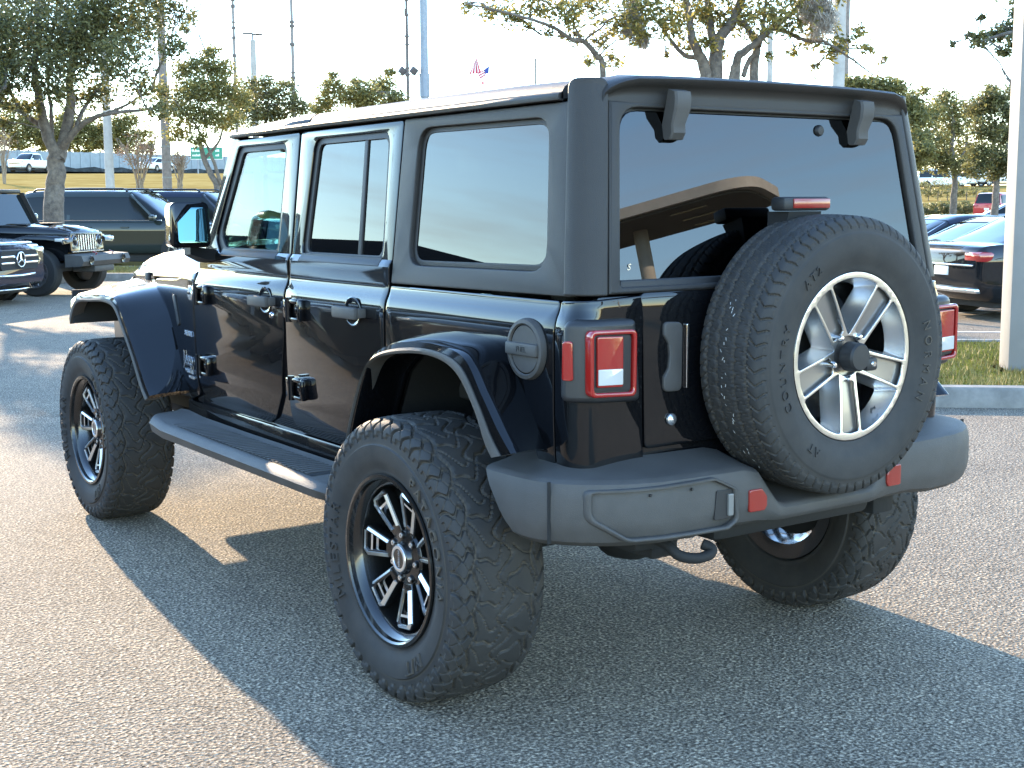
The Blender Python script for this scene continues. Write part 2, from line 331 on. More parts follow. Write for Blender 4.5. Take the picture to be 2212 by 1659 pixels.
def off_road_wheel(name, loc, parent, face=-1, spin=0.0):
    """aftermarket wheel, axis along X, outer side towards -X"""
    t = empty(name, loc, 0 if face < 0 else PI); t.parent = parent; t.rotation_euler = (0, 0, 0 if face < 0 else PI)
    ty = link('tyre', tyre_mesh(MUD, 1232, mud_fn, 10), RUBBER, t, 40); ty.rotation_euler = (spin, 0, 0)
    sw = sidewall_w(MUD)
    # MILESTAR reads upward on the left of the wheel, PATAGONIA M/T down the right
    for body, ang, sz, spc in (('MILESTAR', math.radians(-5), 0.060, 1.3), ('PATAGONIA', math.radians(155), 0.054, 1.35), ('M/T', math.radians(238), 0.060, 1.2)):
        bm_obj('sidewall_lettering', side_text(body, 0.330, ang, sz, sw, 0.0058, spc), RUBBER, t, 30)
    # barrel and lip
    r = MB()
    r.lathe([(0.262, -0.124), (0.270, -0.140), (0.268, -0.146), (0.258, -0.147), (0.252, -0.142), (0.2495, -0.128), (0.236, -0.118), (0.229, -0.105), (0.226, -0.02), (0.205, 0.05), (0.205, 0.12), (0.26, 0.128), (0.264, 0.118), (0.22, 0.10)], axis='x', n=72)
    rim = r.build('rim', RIMBLK, t, 40)
    # hub drum behind the spokes
    h = MB(); h.lathe([(0.0, -0.042), (0.082, -0.042), (0.084, -0.02), (0.10, 0.012), (0.17, 0.025), (0.175, 0.06), (0.0, 0.06)], axis='x', n=40); h.build('brake_drum', DARK, t)
    c = MB(); c.lathe([(0.0, -0.102), (0.040, -0.102), (0.046, -0.098), (0.052, -0.084), (0.084, -0.078), (0.090, -0.070), (0.090, -0.03)], axis='x', n=48)
    for k8 in range(7):
        a = 2*PI*(k8+0.5)/7+0.09; y, z = pol(0.071, a)
        c.lathe([(0.0, -0.087), (0.012, -0.087), (0.013, -0.079)], (0, y, z), 'x', 12)
    cap = c.build('hub', RIMBLK, t, 30)
    b = MB()
    for k8 in range(7):
        a = 2*PI*(k8+0.5)/7+0.09; y, z = pol(0.071, a)
        b.lathe([(0.003, -0.0895), (0.0075, -0.0895), (0.0075, -0.087)], (0, y, z), 'x', 10)
    b.lathe([(0.031, -0.1025), (0.032, -0.1045), (0.0405, -0.1040), (0.042, -0.1015)], axis='x', n=48)
    b.build('hub_ring', MILLED, t)
    tb = text_bm('MAYHEM', 0.013, 0.0008, 0, 1.0)
    warp(tb, lambda x, y, z: (-0.1028-z, -y, -x)); bm_obj('hub_lettering', tb, BADGE, t)
    # eight frame spokes
    for k8 in range(7):
        a = 2*PI*k8/7+0.09
        def xf(rr, s, d):   # rr radial, s sideways, d depth toward outer (-X)
            return (-d, rr*math.cos(a)-s*math.sin(a), rr*math.sin(a)+s*math.cos(a))
        def dep(rr): return 0.078+0.026*min(1, max(0, (rr-0.08)/0.13))
        out = [(0.080, -0.026), (0.105, -0.032), (0.200, -0.050), (0.220, -0.039), (0.220, 0.039), (0.200, 0.050), (0.105, 0.032), (0.080, 0.026)]
        hole = [(0.112, -0.012), (0.196, -0.028), (0.205, -0.022), (0.205, 0.022), (0.196, 0.028), (0.112, 0.012)]
        bm = panel([out, hole], 0.030, 0.004, 2)
        warp(bm, lambda x, y, z: xf(x, y, dep(x)+z))
        sp = bm_obj('spoke', bm, RIMBLK, t, 30)
        m = MB()
        def strip(p, q, w0=0.0032, lift=0.0014):
            p, q = Vector(p), Vector(q); d = (q-p).normalized(); n2 = Vector((-d.y, d.x))
            vs = []
            mid_ = (p+q)/2; c_ = Vector((0.150, 0)) 
            for pt in (p, q):
                for sgn in (-1, 1):
                    e = pt+n2*w0*sgn
                    outward = (n2*sgn).dot(mid_-c_) > 0
                    vs.append(xf(e.x, e.y, dep(e.x)+(0.0006 if outward else 0.0006+1.1*w0)))
            for pt in (p, q):
                for sgn in (-1, 1):
                    e = pt+n2*(w0+0.001)*sgn
                    vs.append(xf(e.x, e.y, dep(e.x)-0.002))
            m.add(vs, [(0, 1, 3, 2), (0, 2, 6, 4), (1, 5, 7, 3), (0, 4, 5, 1), (2, 3, 7, 6)])
        strip((0.100, -0.0225), (0.198, -0.0420), 0.0058); strip((0.199, -0.0405), (0.2135, -0.032), 0.0050); strip((0.2135, -0.032), (0.2135, 0.032), 0.0042)
        strip((0.100, 0.0225), (0.199, 0.0420), 0.0040)
        m.build('milled_edge', MILLED, t, 20)
        bar = MB()
        vs = [xf(0.176, -0.026, dep(0.17)), xf(0.184, -0.027, dep(0.18)), xf(0.184, 0.027, dep(0.18)), xf(0.176, 0.026, dep(0.17))]
        vs2 = [xf(0.174, -0.026, dep(0.17)-0.02), xf(0.186, -0.027, dep(0.18)-0.02), xf(0.186, 0.027, dep(0.18)-0.02), xf(0.174, 0.026, dep(0.17)-0.02)]
        bar.add(vs+vs2, [(0, 1, 2, 3), (0, 4, 5, 1), (3, 2, 6, 7), (4, 7, 6, 5)]); bar.build('cross_bar', MILLED, t, 20)
    return t

def spare_wheel(parent):
    """stock alloy spare, axis along Y; built with axis X then turned so that -X looks backward (-Y)"""
    t = empty('spare_wheel', (0.028, -0.832, 1.086)); t.parent = parent; t.rotation_euler = (0, 0, PI/2)
    # after +90deg about Z local -X -> -Y ; local +Y -> -X
    ty = link('tyre', tyre_mesh(SPR, 816, spare_fn), RUBBER, t, 40)
    sw = sidewall_w(SPR)
    for body, ang, sz, spc in (('COUNTRY', math.radians(-3), 0.038, 1.55), ('AT2', math.radians(50), 0.038, 1.3), ('NORMAN', math.radians(186), 0.038, 1.8), ('AT', math.radians(-55), 0.036, 1.3)):
        bm_obj('sidewall_lettering', side_text(body, 0.305, ang, sz, sw, 0.0034, spc), RUBBER, t, 30)
    # white shipping marks left on the tread
    ch = MB(); rr = random.Random(3)
    for k in range(34):
        a = math.radians(rr.uniform(-25, 25)) + (0 if k % 3 else math.radians(rr.uniform(-60, -35)))
        wv = rr.uniform(-0.012, 0.014); r0 = 0.4063; l = rr.uniform(0.004, 0.011); dw = rr.uniform(-0.006, 0.006); h = 0.0011
        p = [(wv-h, a), (wv+h, a+h*2), (wv+dw+h, a+l/r0+h), (wv+dw-h, a+l/r0)]
        ch.add([(q, r0*math.cos(b), r0*math.sin(b)) for q, b in p], [(0, 1, 2, 3)])
    ch.build('chalk_marks', mat('chalk', (0.55, 0.55, 0.53), 0.9), t, None, fix=False)
    def wmap(dfun): return lambda x, y, z: (dfun(math.hypot(x, y))-z, -x, y)   # face plane (x right, y up seen from behind)
    def dish(r): return -0.107+0.030*max(0.0, (0.235-r)/0.235)**1.3
    nsp = 5; wins = []; pocks = []
    for k in range(nsp):
        a = math.radians(-90+72*k); b = a+math.radians(36)
        # window between spokes: wedge
        w0 = [pol(0.066, b)]
        o = 0.026
        def pt(r, ang, side):   # point beside spoke ang at radius r offset
            ca, sa = math.cos(ang), math.sin(ang); s = side
            return (r*ca-s*sa, r*sa+s*ca)
        a2 = a+math.radians(72)
        s_in, s_out = 0.0335, 0.050
        arc = [pol(0.2265, a+math.radians(11.2)+(math.radians(49.6))*q/8) for q in range(9)]
        poly = [pt(0.060, b, 0.0), pt(0.10, a, 0.0365)]+[arc[0]]+arc[1:-1]+[arc[-1]]+[pt(0.10, a2, -0.0365)]
        rad = [0.006, 0]+[0.016]+[0]*7+[0.016]+[0]
        wins.append(rpoly(poly, rad, 4))
        pk = [pt(0.072, a, -0.0245), pt(0.219, a, -0.0355), pt(0.2235, a, 0.0), pt(0.219, a, 0.0355), pt(0.072, a, 0.0245)]
        pocks.append(rpoly(pk, [0.012, 0.010, 0, 0.010, 0.012], 4))
    outer = circ(0, 0, 0.2435, 96); hub = circ(0, 0, 0.058, 40)
    cuts = [q*0.02 for q in range(-12, 13)]
    f = panel([outer, hub]+wins+pocks, 0.006, 0.0018, 2, cuts, cuts); warp(f, wmap(dish)); bm_obj('alloy_face', f, SILVER, t, 30)
    g = panel([circ(0, 0, 0.236, 96), circ(0, 0, 0.03, 24)]+wins, 0.012, 0.001, 1, cuts, cuts); warp(g, wmap(lambda r: dish(r)+0.016)); bm_obj('spoke_pocket', g, POCKET, t, 30)
    # inside walls of the five window openings and of the rim
    wl = MB()
    for wn in wins:
        n = len(wn); cx = sum(p[0] for p in wn)/n; cy = sum(p[1] for p in wn)/n
        def shr(p, q): return (cx+(p[0]-cx)*q, cy+(p[1]-cy)*q)
        rings = []
        for q, dz in ((1.0, 0.001), (0.975, 0.020), (0.88, 0.046), (0.77, 0.066)):
            rings.append([(dish(math.hypot(*p))+dz, -shr(p, q)[0], shr(p, q)[1]) for p in wn])
        wl.loft(rings, True, False)
    wl.build('window_wall', POLISH, t, 40)
    bl = MB(); bl.lathe([(0.2435, -0.108), (0.248, -0.104), (0.249, -0.098), (0.240, -0.085), (0.225, -0.07), (0.22, 0.09), (0.10, 0.10), (0.02, 0.1)], axis='x', n=64); bl.build('rim', RIMBLK, t)
    hb = MB(); hb.lathe([(0.0, -0.068), (0.060, -0.068), (0.062, -0.060), (0.062, -0.03)], axis='x', n=32)
    hb.build('hub', POCKET, t)
    for k in range(5):
        y, z = pol(0.066, math.radians(-90+72*k)); lb = MB()
        lb.lathe([(0.0, -0.101), (0.006, -0.100), (0.0095, -0.094), (0.010, -0.06)], (0, -y, z), 'x', 12); lb.build('lug_nut', CHROME, t)
    cm = MB(); cm.lathe([(0.0, -0.137), (0.036, -0.136), (0.041, -0.130), (0.043, -0.09)], axis='x', n=32)
    cm.box(-0.137, -0.09, -0.072, -0.025, -0.042, -0.004, 0.008)
    cmo = cm.build('camera_housing', TRIM, t)
    ln = MB(); ln.lathe([(0.0, -0.142), (0.007, -0.1415), (0.009, -0.137)], (0, -0.052, -0.022), 'x', 16); ln.build('camera_lens', CHROME, t)
    # little crawler silhouette on the lower right of the rim
    ic = MB(); c0 = pol(0.205, math.radians(-54))
    R0 = Matrix.Rotation(math.radians(36), 2)
    for (x0, x1, y0, y1) in ((-0.014, 0.012, -0.003, 0.002), (-0.010, 0.000, 0.002, 0.007), (-0.013, -0.006, -0.009, -0.002), (0.005, 0.012, -0.008, -0.001)):
        q = [R0 @ Vector(p) for p in ((x0, y0), (x1, y0), (x1, y1), (x0, y1))]
        ic.add([(-0.080, -(c0[0]+p.x), c0[1]+p.y) for p in q], [(0, 1, 2, 3)])
    ic.build('rim_emblem', TRIM, t, None, fix=False)
    return t
# ------------------------------------------------------------------ the black off-roader
ZK = [0.40, 0.55, 0.70, 0.85, 0.95, 1.12, 1.17, 1.185, 1.20, 1.215, 1.23, 1.243, 1.255, 1.27, 1.322, 1.332, 1.345, 1.81, 1.90]
XK = [0.73, 0.745, 0.764, 0.775, 0.778, 0.778, 0.777, 0.776, 0.7735, 0.769, 0.762, 0.7575, 0.7550, 0.7545, 0.7545, 0.7505, 0.7405, 0.685, 0.675]
def XH(z): return float(np.interp(z, [1.2, 1.27, 1.81, 1.90], [0.757, 0.750, 0.685, 0.675]))
def XS(z): return float(np.interp(z, ZK, XK))
def YS(z): return float(np.interp(z, [0.4, 1.25, 1.85], [0.69, 0.69, 0.60]))
ZCUT = [0.62, 0.70, 0.78, 0.85, 0.95, 1.05, 1.12, 1.15, 1.17, 1.178, 1.185, 1.193, 1.20, 1.208, 1.215, 1.223, 1.23, 1.237, 1.243, 1.249, 1.255, 1.262, 1.27, 1.30, 1.318, 1.322, 1.327, 1.332, 1.338, 1.345, 1.35]
JEEP = empty('parked_off_roader', (0, 0, 0), 0, 'black four-door off-roader filling the foreground, lifted on mud tyres, spare wheel on its tailgate', 'car')

def side_bm(loops, s, depth=0.02, bev=0.004, off=0.0, cuts=ZCUT, xfun=None):
    bm = panel(loops, depth, bev, 2, cuts)
    return warp(bm, lambda y, z, w: (s*((xfun(y, z) if xfun else XS(z))+off+w), y, z))
def rear_bm(loops, depth=0.02, bev=0.004, off=0.0, cuts=(), cu=()):
    bm = panel(loops, depth, bev, 2, cuts, cu)
    return warp(bm, lambda x, z, w: (x, -(YS(z)+off+w), z))
def wrap_bm(loops, s, R=0.07, depth=0.02, bev=0.004, off=0.0, cuts=ZCUT, xf=None):
    """u=0 where the rear face starts to turn, u>0 round the corner to the side"""
    A = PI*R/2
    bm = panel(loops, depth, bev, 2, cuts, [A*q/10 for q in range(0, 11)])
    def fn(u, z, w):
        X, Y = (xf or XS)(z), YS(z); d = off+w
        if u <= 0: return (s*(X-R+u), -(Y+d), z)
        if u >= A: return (s*(X+d), -(Y-R)+(u-A), z)
        a = u/R; return (s*(X-R+(R+d)*math.sin(a)), -(Y-R+(R+d)*math.cos(a)), z)
    return warp(bm, fn)

FD = rpoly([(1.742, 1.797), (2.035, 1.29), (2.05, 1.20), (2.057, 0.84), (2.05, 0.725), (1.88, 0.676), (1.335, 0.672), (1.272, 0.70), (1.196, 0.805), (1.150, 1.05), (1.148, 1.25), (1.152, 1.802)],
           [0.03, 0.05, 0, 0, 0.10, 0.05, 0.05, 0.05, 0.05, 0, 0, 0.015])
RD = rpoly([(1.136, 1.802), (1.132, 1.25), (1.130, 0.72), (1.06, 0.672), (0.46, 0.672), (0.372, 0.86), (0.372, 1.806)], [0.015, 0, 0.07, 0.07, 0.03, 0.05, 0.015])
FDW = rpoly([(1.722, 1.768), (1.255, 1.768), (1.262, 1.332), (1.84, 1.332), (1.895, 1.40)], [0.05, 0.05, 0.05, 0.06, 0.05])
FDG = rpoly([(1.690, 1.744), (1.284, 1.744), (1.290, 1.355), (1.80, 1.355), (1.858, 1.41)], [0.035, 0.03, 0.03, 0.05, 0.05])
RDW = rpoly([(1.02, 1.772), (0.455, 1.773), (0.432, 1.333), (1.06, 1.333)], 0.055)
RDG = rpoly([(0.995, 1.749), (0.480, 1.750), (0.458, 1.356), (1.033, 1.356)], 0.035)
QP = rpoly([(0.362, 1.806), (-0.535, 1.806), (-0.618, 1.275), (0.362, 1.268)], [0.01, 0, 0, 0.01])
QW = rpoly([(0.262, 1.772), (-0.445, 1.768), (-0.500, 1.338), (0.262, 1.332)], 0.07)
QG = rpoly([(0.244, 1.755), (-0.430, 1.751), (-0.480, 1.355), (0.244, 1.349)], 0.055)
ARCH = [(-0.50, 0.80), (-0.48, 0.86), (-0.425, 0.955), (-0.34, 1.045), (-0.24, 1.083), (-0.05, 1.083), (0.15, 1.05), (0.237, 0.985), (0.327, 0.83), (0.40, 0.665)]
QT = [(0.358, 1.262), (-0.579, 1.262), (-0.579, 0.80)]+ARCH[:-1]+[(0.352, 0.80), (0.358, 0.86)]

def build_side(s):
    left = s < 0
    # inner shell of the tub seen in the gaps between the panels
    shell = [(2.05, 1.255), (2.06, 0.64), (0.42, 0.62)]+ARCH[::-1]+[(-0.58, 0.80), (-0.58, 1.255)]
    bm_obj('sill', side_bm([shell], s, 0.02, 0.002, -0.012), PAINT, JEEP, 30)
    # doors
    for nm, out, win, gl, dv in (('front_door', FD, FDW, FDG, None), ('rear_door', RD, RDW, RDG, (0.640, 1.757, 0.622, 1.35))):
        d = bm_obj(nm, side_bm([out, win], s, 0.022, 0.004), PAINT, JEEP, 18)
        fr = bm_obj('window_seal', side_bm([win[::1], gl], s, 0.016, 0.002, -0.010), TRIM, d, 40)
        if nm == 'front_door':
            bm_obj('window', side_bm([gl], s, 0.004, 0.0008, -0.018), CLEARG, d, None)
        else:
            bm_obj('window', side_bm([gl], s, 0.004, 0.0008, -0.018), PRIVACY, d, None)
            dvp = [(0.652, 1.757), (0.628, 1.757), (0.612, 1.35), (0.636, 1.35)]
            bm_obj('window_divider', side_bm([dvp], s, 0.012, 0.002, -0.012), TRIM, d)
        # belt strip under the glass
        y0, y1 = (1.262, 1.80) if nm == 'front_door' else (0.44, 1.05)
        bm_obj('belt_strip', side_bm([[(y1, 1.352), (y0, 1.352), (y0+0.002, 1.322), (y1+0.01, 1.322)]], s, 0.014, 0.003, 0.002), TRIM, d)
        # handle
        yc = 1.305 if nm == 'front_door' else 0.580
        h = MB(); x0 = XS(1.16)
        def hx(o): return s*(x0+o)
        xs2 = sorted((hx(0.022), hx(0.046))); h.box(xs2[0], xs2[1], yc-0.085, yc+0.085, 1.140, 1.182, 0.008)
        for q in (-0.07, 0.07):
            xs2 = sorted((hx(-0.002), hx(0.03))); h.box(xs2[0], xs2[1], yc+q-0.017, yc+q+0.017, 1.146, 1.178, 0.004)
        ho = h.build('handle', PLAST, d)
        sc = MB(); rings = []
        for q, o in ((1.0, 0.0015), (0.93, 0.004), (0.8, 0.0015), (0.5, -0.006), (0.05, -0.010)):
            rings.append([(hx(o), yc+0.005+0.062*q*math.cos(a), 1.163+0.052*q*math.sin(a)) for a in [2*PI*k/28 for k in range(28)]])
        sc.loft(rings, True, False); sc.build('handle_cup', PAINT, d, 50)
        if nm == 'front_door':
            kl = MB(); kl.lathe([(0.0, 0.012), (0.010, 0.011), (0.013, 0.006), (0.014, 0)], (0, 0, 0), 'x', 16)
            ko = kl.build('key_lock', CHROME, d); ko.scale = (s, 1, 1); ko.location = (hx(-0.002), yc-0.055, 1.108)
        # hinges
        for zc in ((1.152, 0.845) if nm == 'front_door' else (1.142, 0.846)):
            ya = 1.965 if nm == 'front_door' else 1.045
            hm = MB(); xb = XS(zc)
            def bx(o0, o1, a, b, z0, z1, bv=0.006):
                q = sorted((s*(xb+o0), s*(xb+o1))); hm.box(q[0], q[1], a, b, z0, z1, bv)
            bx(-0.004, 0.026, ya-0.065, ya+0.010, zc-0.042, zc-0.026, 0.007); bx(-0.004, 0.028, ya-0.065, ya+0.010, zc+0.024, zc+0.042, 0.008)
            bx(-0.004, 0.026, ya-0.084, ya-0.060, zc-0.042, zc+0.042, 0.010)
            bx(-0.004, 0.012, ya-0.06, ya+0.00, zc-0.024, zc+0.024, 0.004)
            bx(-0.004, 0.017, ya-0.045, ya-0.025, zc-0.010, zc+0.010, 0.003)
            hm.cyl((s*(xb+0.020), ya+0.016, zc-0.046), (s*(xb+0.020), ya+0.016, zc+0.046), 0.013, n=14)
            bx(-0.004, 0.018, ya+0.020, ya+0.075, zc-0.036, zc+0.036, 0.007)
            hm.build('hinge', PAINT, d, 30)
    # rear quarter of the tub
    q = bm_obj('quarter_panel', side_bm([rpoly(QT, [0.01, 0.01, 0.01]+[0.03]*9+[0.01, 0.01], 3)], s, 0.022, 0.004), PAINT, JEEP, 18)
    c = bm_obj('rear_corner_panel', wrap_bm([rpoly([(-0.158, 0.80), (0.145, 0.80), (0.145, 1.262), (-0.158, 1.276)], [0.01, 0.01, 0.01, 0.01])], s), PAINT, JEEP, 18)
    # wheel arch liner
    lm = MB(); ar = [(-0.52, 0.62)]+ARCH+[(0.40, 0.55)]
    lm.loft([[(s*x, y, z) for y, z in ar] for x in (0.757, 0.45)], False, False)
    lm.add([(s*0.45, y, z) for y, z in ar], [tuple(range(len(ar)))])
    lm.build('wheel_arch_liner', DARK, JEEP, 40, fix=False); lm = MB()
    ar2 = [(2.20, 0.62), (2.28, 0.80), (2.42, 0.96), (2.60, 1.09), (3.30, 1.09), (3.45, 0.98)]
    lm.loft([[(s*x, y, z) for y, z in ar2] for x in (0.64, 0.40)], False, False)
    lm.box(*sorted((s*0.60, s*0.925)), 3.335, 3.35, 0.94, 1.11)
    lm.add([(s*0.42, y, z) for y, z in ar2], [tuple(range(len(ar2)))])
    lm.build('wheel_arch_liner', DARK, JEEP, 40, fix=False)
    # hard-top quarter with its big pane
    hq = bm_obj('hardtop_side', side_bm([QP, QW], s, 0.026, 0.005, 0.002, [1.40, 1.5, 1.6, 1.7], lambda y, z: XH(z)), MATTE, JEEP, 18)
    bm_obj('window_recess', side_bm([QW, QG], s, 0.012, 0.002, -0.014, (), lambda y, z: XH(z)), MATTE, hq)
    bm_obj('window', side_bm([QG], s, 0.004, 0.0008, -0.016, (), lambda y, z: XH(z)), PRIVACY, hq, None)
    A = PI*0.08/2
    bm_obj('hardtop_corner', wrap_bm([rpoly([(0.004, 1.278), (A+0.012, 1.278), (A-0.004, 1.868), (0.004, 1.868)], [0.006, 0.006, 0.03, 0.03])], s, 0.08, 0.03, 0.006, 0.006, [1.3, 1.45, 1.6, 1.75], XH), MATTE, JEEP, 35)
    # gutter
    g = MB(); rings = []
    for y in (1.80, 1.76, 1.4, 1.0, 0.5, 0.0, -0.46, -0.50):
        zz = 1.806+0.006*min(1, max(0, (1.8-y)/0.8)); x0 = 0.688
        k = 0.6 if y in (1.80, -0.50) else 1
        rings.append([(s*(x0-0.006), y, zz-0.002), (s*(x0+0.016*k), y, zz), (s*(x0+0.019*k), y, zz+0.010), (s*(x0+0.014*k), y, zz+0.018), (s*(x0-0.006), y, zz+0.022)])
    g.loft(rings); g.build('rain_gutter', MATTE, JEEP, 40)
    # windscreen pillar
    p = MB()
    p.loft([[(s*0.715, 2.04, 1.25), (s*0.715, 2.13, 1.25), (s*0.64, 2.15, 1.25), (s*0.64, 2.06, 1.25)],
            [(s*0.682, 1.742, 1.80), (s*0.682, 1.81, 1.80), (s*0.62, 1.825, 1.80), (s*0.62, 1.76, 1.80)]])
    p.build('windscreen_pillar', PAINT, JEEP, 30)
    # front cowl / fender side
    cow = rpoly([(2.068, 1.245), (2.068, 0.70), (2.20, 0.665), (2.30, 0.74), (2.44, 0.93), (2.60, 1.10), (2.72, 1.13), (2.72, 1.185), (2.35, 1.20)], [0.01, 0.02, 0.02, 0.03, 0.03, 0.03, 0.01, 0.01, 0.02])
    xf = lambda y, z: min(XS(z), 0.770)-max(0, (y-2.10))*0.10
    bm = panel([cow], 0.03, 0.005, 2, ZCUT, [2.1, 2.2, 2.3, 2.4, 2.5, 2.6])
    warp(bm, lambda y, z, ww: (s*(xf(y, z)+ww), y, z)); fs = bm_obj('fender_side', bm, PAINT, JEEP, 18)
    vt = panel([rpoly([(2.415, 1.125), (2.375, 1.13), (2.315, 0.995), (2.345, 0.985)], 0.01)], 0.012, 0.003)
    warp(vt, lambda y, z, ww: (s*(xf(y, z)+0.006+ww), y, z)); bm_obj('fender_vent', vt, TRIM, fs)
    for body, y, z, sz, m_, sp in (('SAHARA', 2.165, 0.966, 0.030, BADGE, 1.0), ('Jeep', 2.185, 0.850, 0.088, BADGE, 1.0), ('WRANGLER', 2.17, 0.797, 0.024, BADGE, 0.95), ('UNLIMITED', 2.14, 0.772, 0.018, BADGE, 0.95)):
        tb = text_bm(body, sz, 0.002, 0.0006, sp)
        warp(tb, lambda x, yy, zz: (s*(xf(y+s*x*(1 if left else 1), z)+0.004+zz), y+s*x, z+yy)); bm_obj('badge_lettering', tb, m_, fs)
    rb = MB(); rb.lathe([(0, 0.010), (0.026, 0.009), (0.031, 0.004), (0.032, 0)], (0, 0, 0), 'x', 28); rbo = rb.build('round_badge', BADGE, fs); rbo.scale = (s, 0.8, 1.1)
    rbo.location = (s*(xf(2.12, 1.15)), 2.115, 1.148)
    if True:
        tb = text_bm('TRAIL', 0.013, 0.001); warp(tb, lambda x, yy, zz: (s*(xf(2.11, 1.15)+0.011+zz), 2.115+s*x, 1.148+yy)); bm_obj('badge_lettering', tb, TRIM, fs)
    # fender flares
    def flare(name, path, wtrim, lab=None):
        """path: per station (inner x,y,z), crease (y,z), lip (y,z)"""
        up = MB(); tr = MB()
        ru = []; rt = []
        for (ix, iy, iz), (cy, cz), (ly, lz) in path:
            I = Vector((s*ix, iy, iz)); Cc = Vector((s*0.925, cy, cz)); Lp = Vector((s*0.936, ly, lz))
            mid = Cc.lerp(Lp, 0.58); e = (I-Cc).normalized()
            ru.append([I, I.lerp(Cc, 0.5)+Vector((0, 0, 0.004)), Cc+e*0.03+Vector((0, 0, 0.001)), Cc+e*0.012, Cc.lerp(mid, 0.25)+Vector((s*0.003, 0, 0)), mid, mid+e*0.02, I.lerp(Cc, 0.3)+(mid-Cc)*0.8])
            e2 = Vector((-s, 0, 0))
            m2 = mid+Vector((s*0.004, 0, 0))
            rt.append([m2+e2*0.012, m2, m2.lerp(Lp, 0.5)+Vector((s*0.004, 0, 0)), Lp, Lp+e2*0.02, Lp+e2*0.06+(mid-Lp)*0.4, mid+e2*0.05])
        def dense(rr):
            out = []
            n = len(rr[0])
            cols = [catmull([r[j] for r in rr], 12) for j in range(n)]
            return [[cols[j][i] for j in range(n)] for i in range(len(cols[0]))]
        up.loft(dense(ru)); tr.loft(dense(rt))
        f = up.build(name, PAINT, JEEP, 50); tr.build('flare_trim', PLAST, f, 50)
    flare('rear_flare', [((0.76, 0.40, 0.66), (0.372, 0.67), (0.394, 0.66)), ((0.76, 0.315, 0.87), (0.295, 0.855), (0.327, 0.83)), ((0.76, 0.235, 1.04), (0.205, 1.02), (0.237, 0.985)),
                         ((0.765, 0.14, 1.105), (0.120, 1.085), (0.148, 1.05)), ((0.768, -0.02, 1.140), (-0.03, 1.122), (-0.03, 1.083)), ((0.768, -0.20, 1.142), (-0.215, 1.130), (-0.20, 1.088)),
                         ((0.768, -0.325, 1.115), (-0.365, 1.105), (-0.325, 1.055)), ((0.768, -0.42, 1.02), (-0.455, 1.01), (-0.415, 0.965)), ((0.768, -0.49, 0.92), (-0.535, 0.925), (-0.470, 0.875)), ((0.768, -0.535, 0.845), (-0.605, 0.862), (-0.505, 0.835))], 0.03)
    flare('front_flare', [((0.62, 3.36, 1.135), (3.35, 1.075), (3.37, 0.935)), ((0.62, 3.28, 1.158), (3.24, 1.095), (3.25, 1.045)), ((0.62, 3.0, 1.165), (3.0, 1.110), (3.0, 1.07)),
                          ((0.64, 2.80, 1.165), (2.78, 1.120), (2.80, 1.078)), ((0.66, 2.64, 1.14), (2.645, 1.098), (2.665, 1.055)), ((0.67, 2.50, 1.05), (2.535, 1.00), (2.565, 0.965)),
                          ((0.68, 2.38, 0.92), (2.41, 0.87), (2.45, 0.845)), ((0.69, 2.28, 0.78), (2.295, 0.745), (2.355, 0.725)), ((0.69, 2.235, 0.700), (2.235, 0.695), (2.285, 0.664))], 0.03)
    rk = MB(); xx = sorted((s*0.58, s*0.762)); rk.box(xx[0], xx[1], 0.40, 2.22, 0.49, 0.668, 0.012); rk.build('rocker', PAINT, JEEP, 40)
    # side step
    st = MB(); stn = []
    for y, x0, x1, zt, zb in ((2.26, 0.80, 0.86, 0.600, 0.560), (2.23, 0.79, 0.93, 0.612, 0.545), (2.15, 0.785, 0.970, 0.614, 0.535), (1.98, 0.785, 0.985, 0.604, 0.530), (1.5, 0.785, 0.985, 0.600, 0.530), (0.9, 0.785, 0.985, 0.600, 0.530), (0.52, 0.785, 0.985, 0.600, 0.530), (0.44, 0.785, 0.975, 0.598, 0.532), (0.42, 0.785, 0.955, 0.594, 0.54)):
        stn.append([(s*x0, y, zt+0.012), (s*(x0+0.02), y, zt+0.004), (s*(x1-0.035), y, zt), (s*(x1-0.015), y, zt-0.006), (s*x1, y, zt-0.026), (s*(x1-0.012), y, zb+0.012), (s*(x1-0.05), y, zb), (s*x0, y, zb)])
    st.loft(stn); so = st.build('side_step', PLAST, JEEP, 45)
    pd = MB(); pq = [(s*0.810, 1.955, 0.6035), (s*0.945, 1.955, 0.6022), (s*0.945, 0.60, 0.6008), (s*0.810, 0.60, 0.6032)]; pd.add([(a, b, c+0.0012) for a, b, c in pq], [(0, 1, 2, 3)]); pd.build('rib_gap_shade', DARK, so, None)  # dark sheet painting shade into the gaps between the ribs
    rb = MB()
    for k in range(37):
        y = 1.915-k*0.0355; top = []
        for t in range(7):
            u = t/6; x = 0.815+0.125*u; yy = y+0.028*math.sin(u*PI*0.5)-0.012*u; zz = 0.6068-0.0016*u
            top.append((s*x, yy, zz))
        rb.loft([[(x, yy-0.011, zz-0.003), (x, yy-0.0095, zz), (x, yy+0.0095, zz), (x, yy+0.011, zz-0.003)] for x, yy, zz in top], True, True)
    rb.build('tread_ribs', PLAST, so, 60)
    for y in (1.9, 1.25, 0.62):
        bk = MB(); xx = sorted((s*0.45, s*0.86)); bk.box(xx[0], xx[1], y-0.03, y+0.03, 0.545, 0.575, 0.005); bk.build('step_bracket', DARK, so)
    # tail lamp
    lmp = bm_obj('tail_lamp', wrap_bm([rpoly([(-0.128, 0.985), (0.094, 0.995), (0.088, 1.218), (-0.105, 1.214)], 0.022)], s, 0.07, 0.05, 0.016, 0.034, [1.0, 1.2]), LAMPBOX, JEEP, 40)
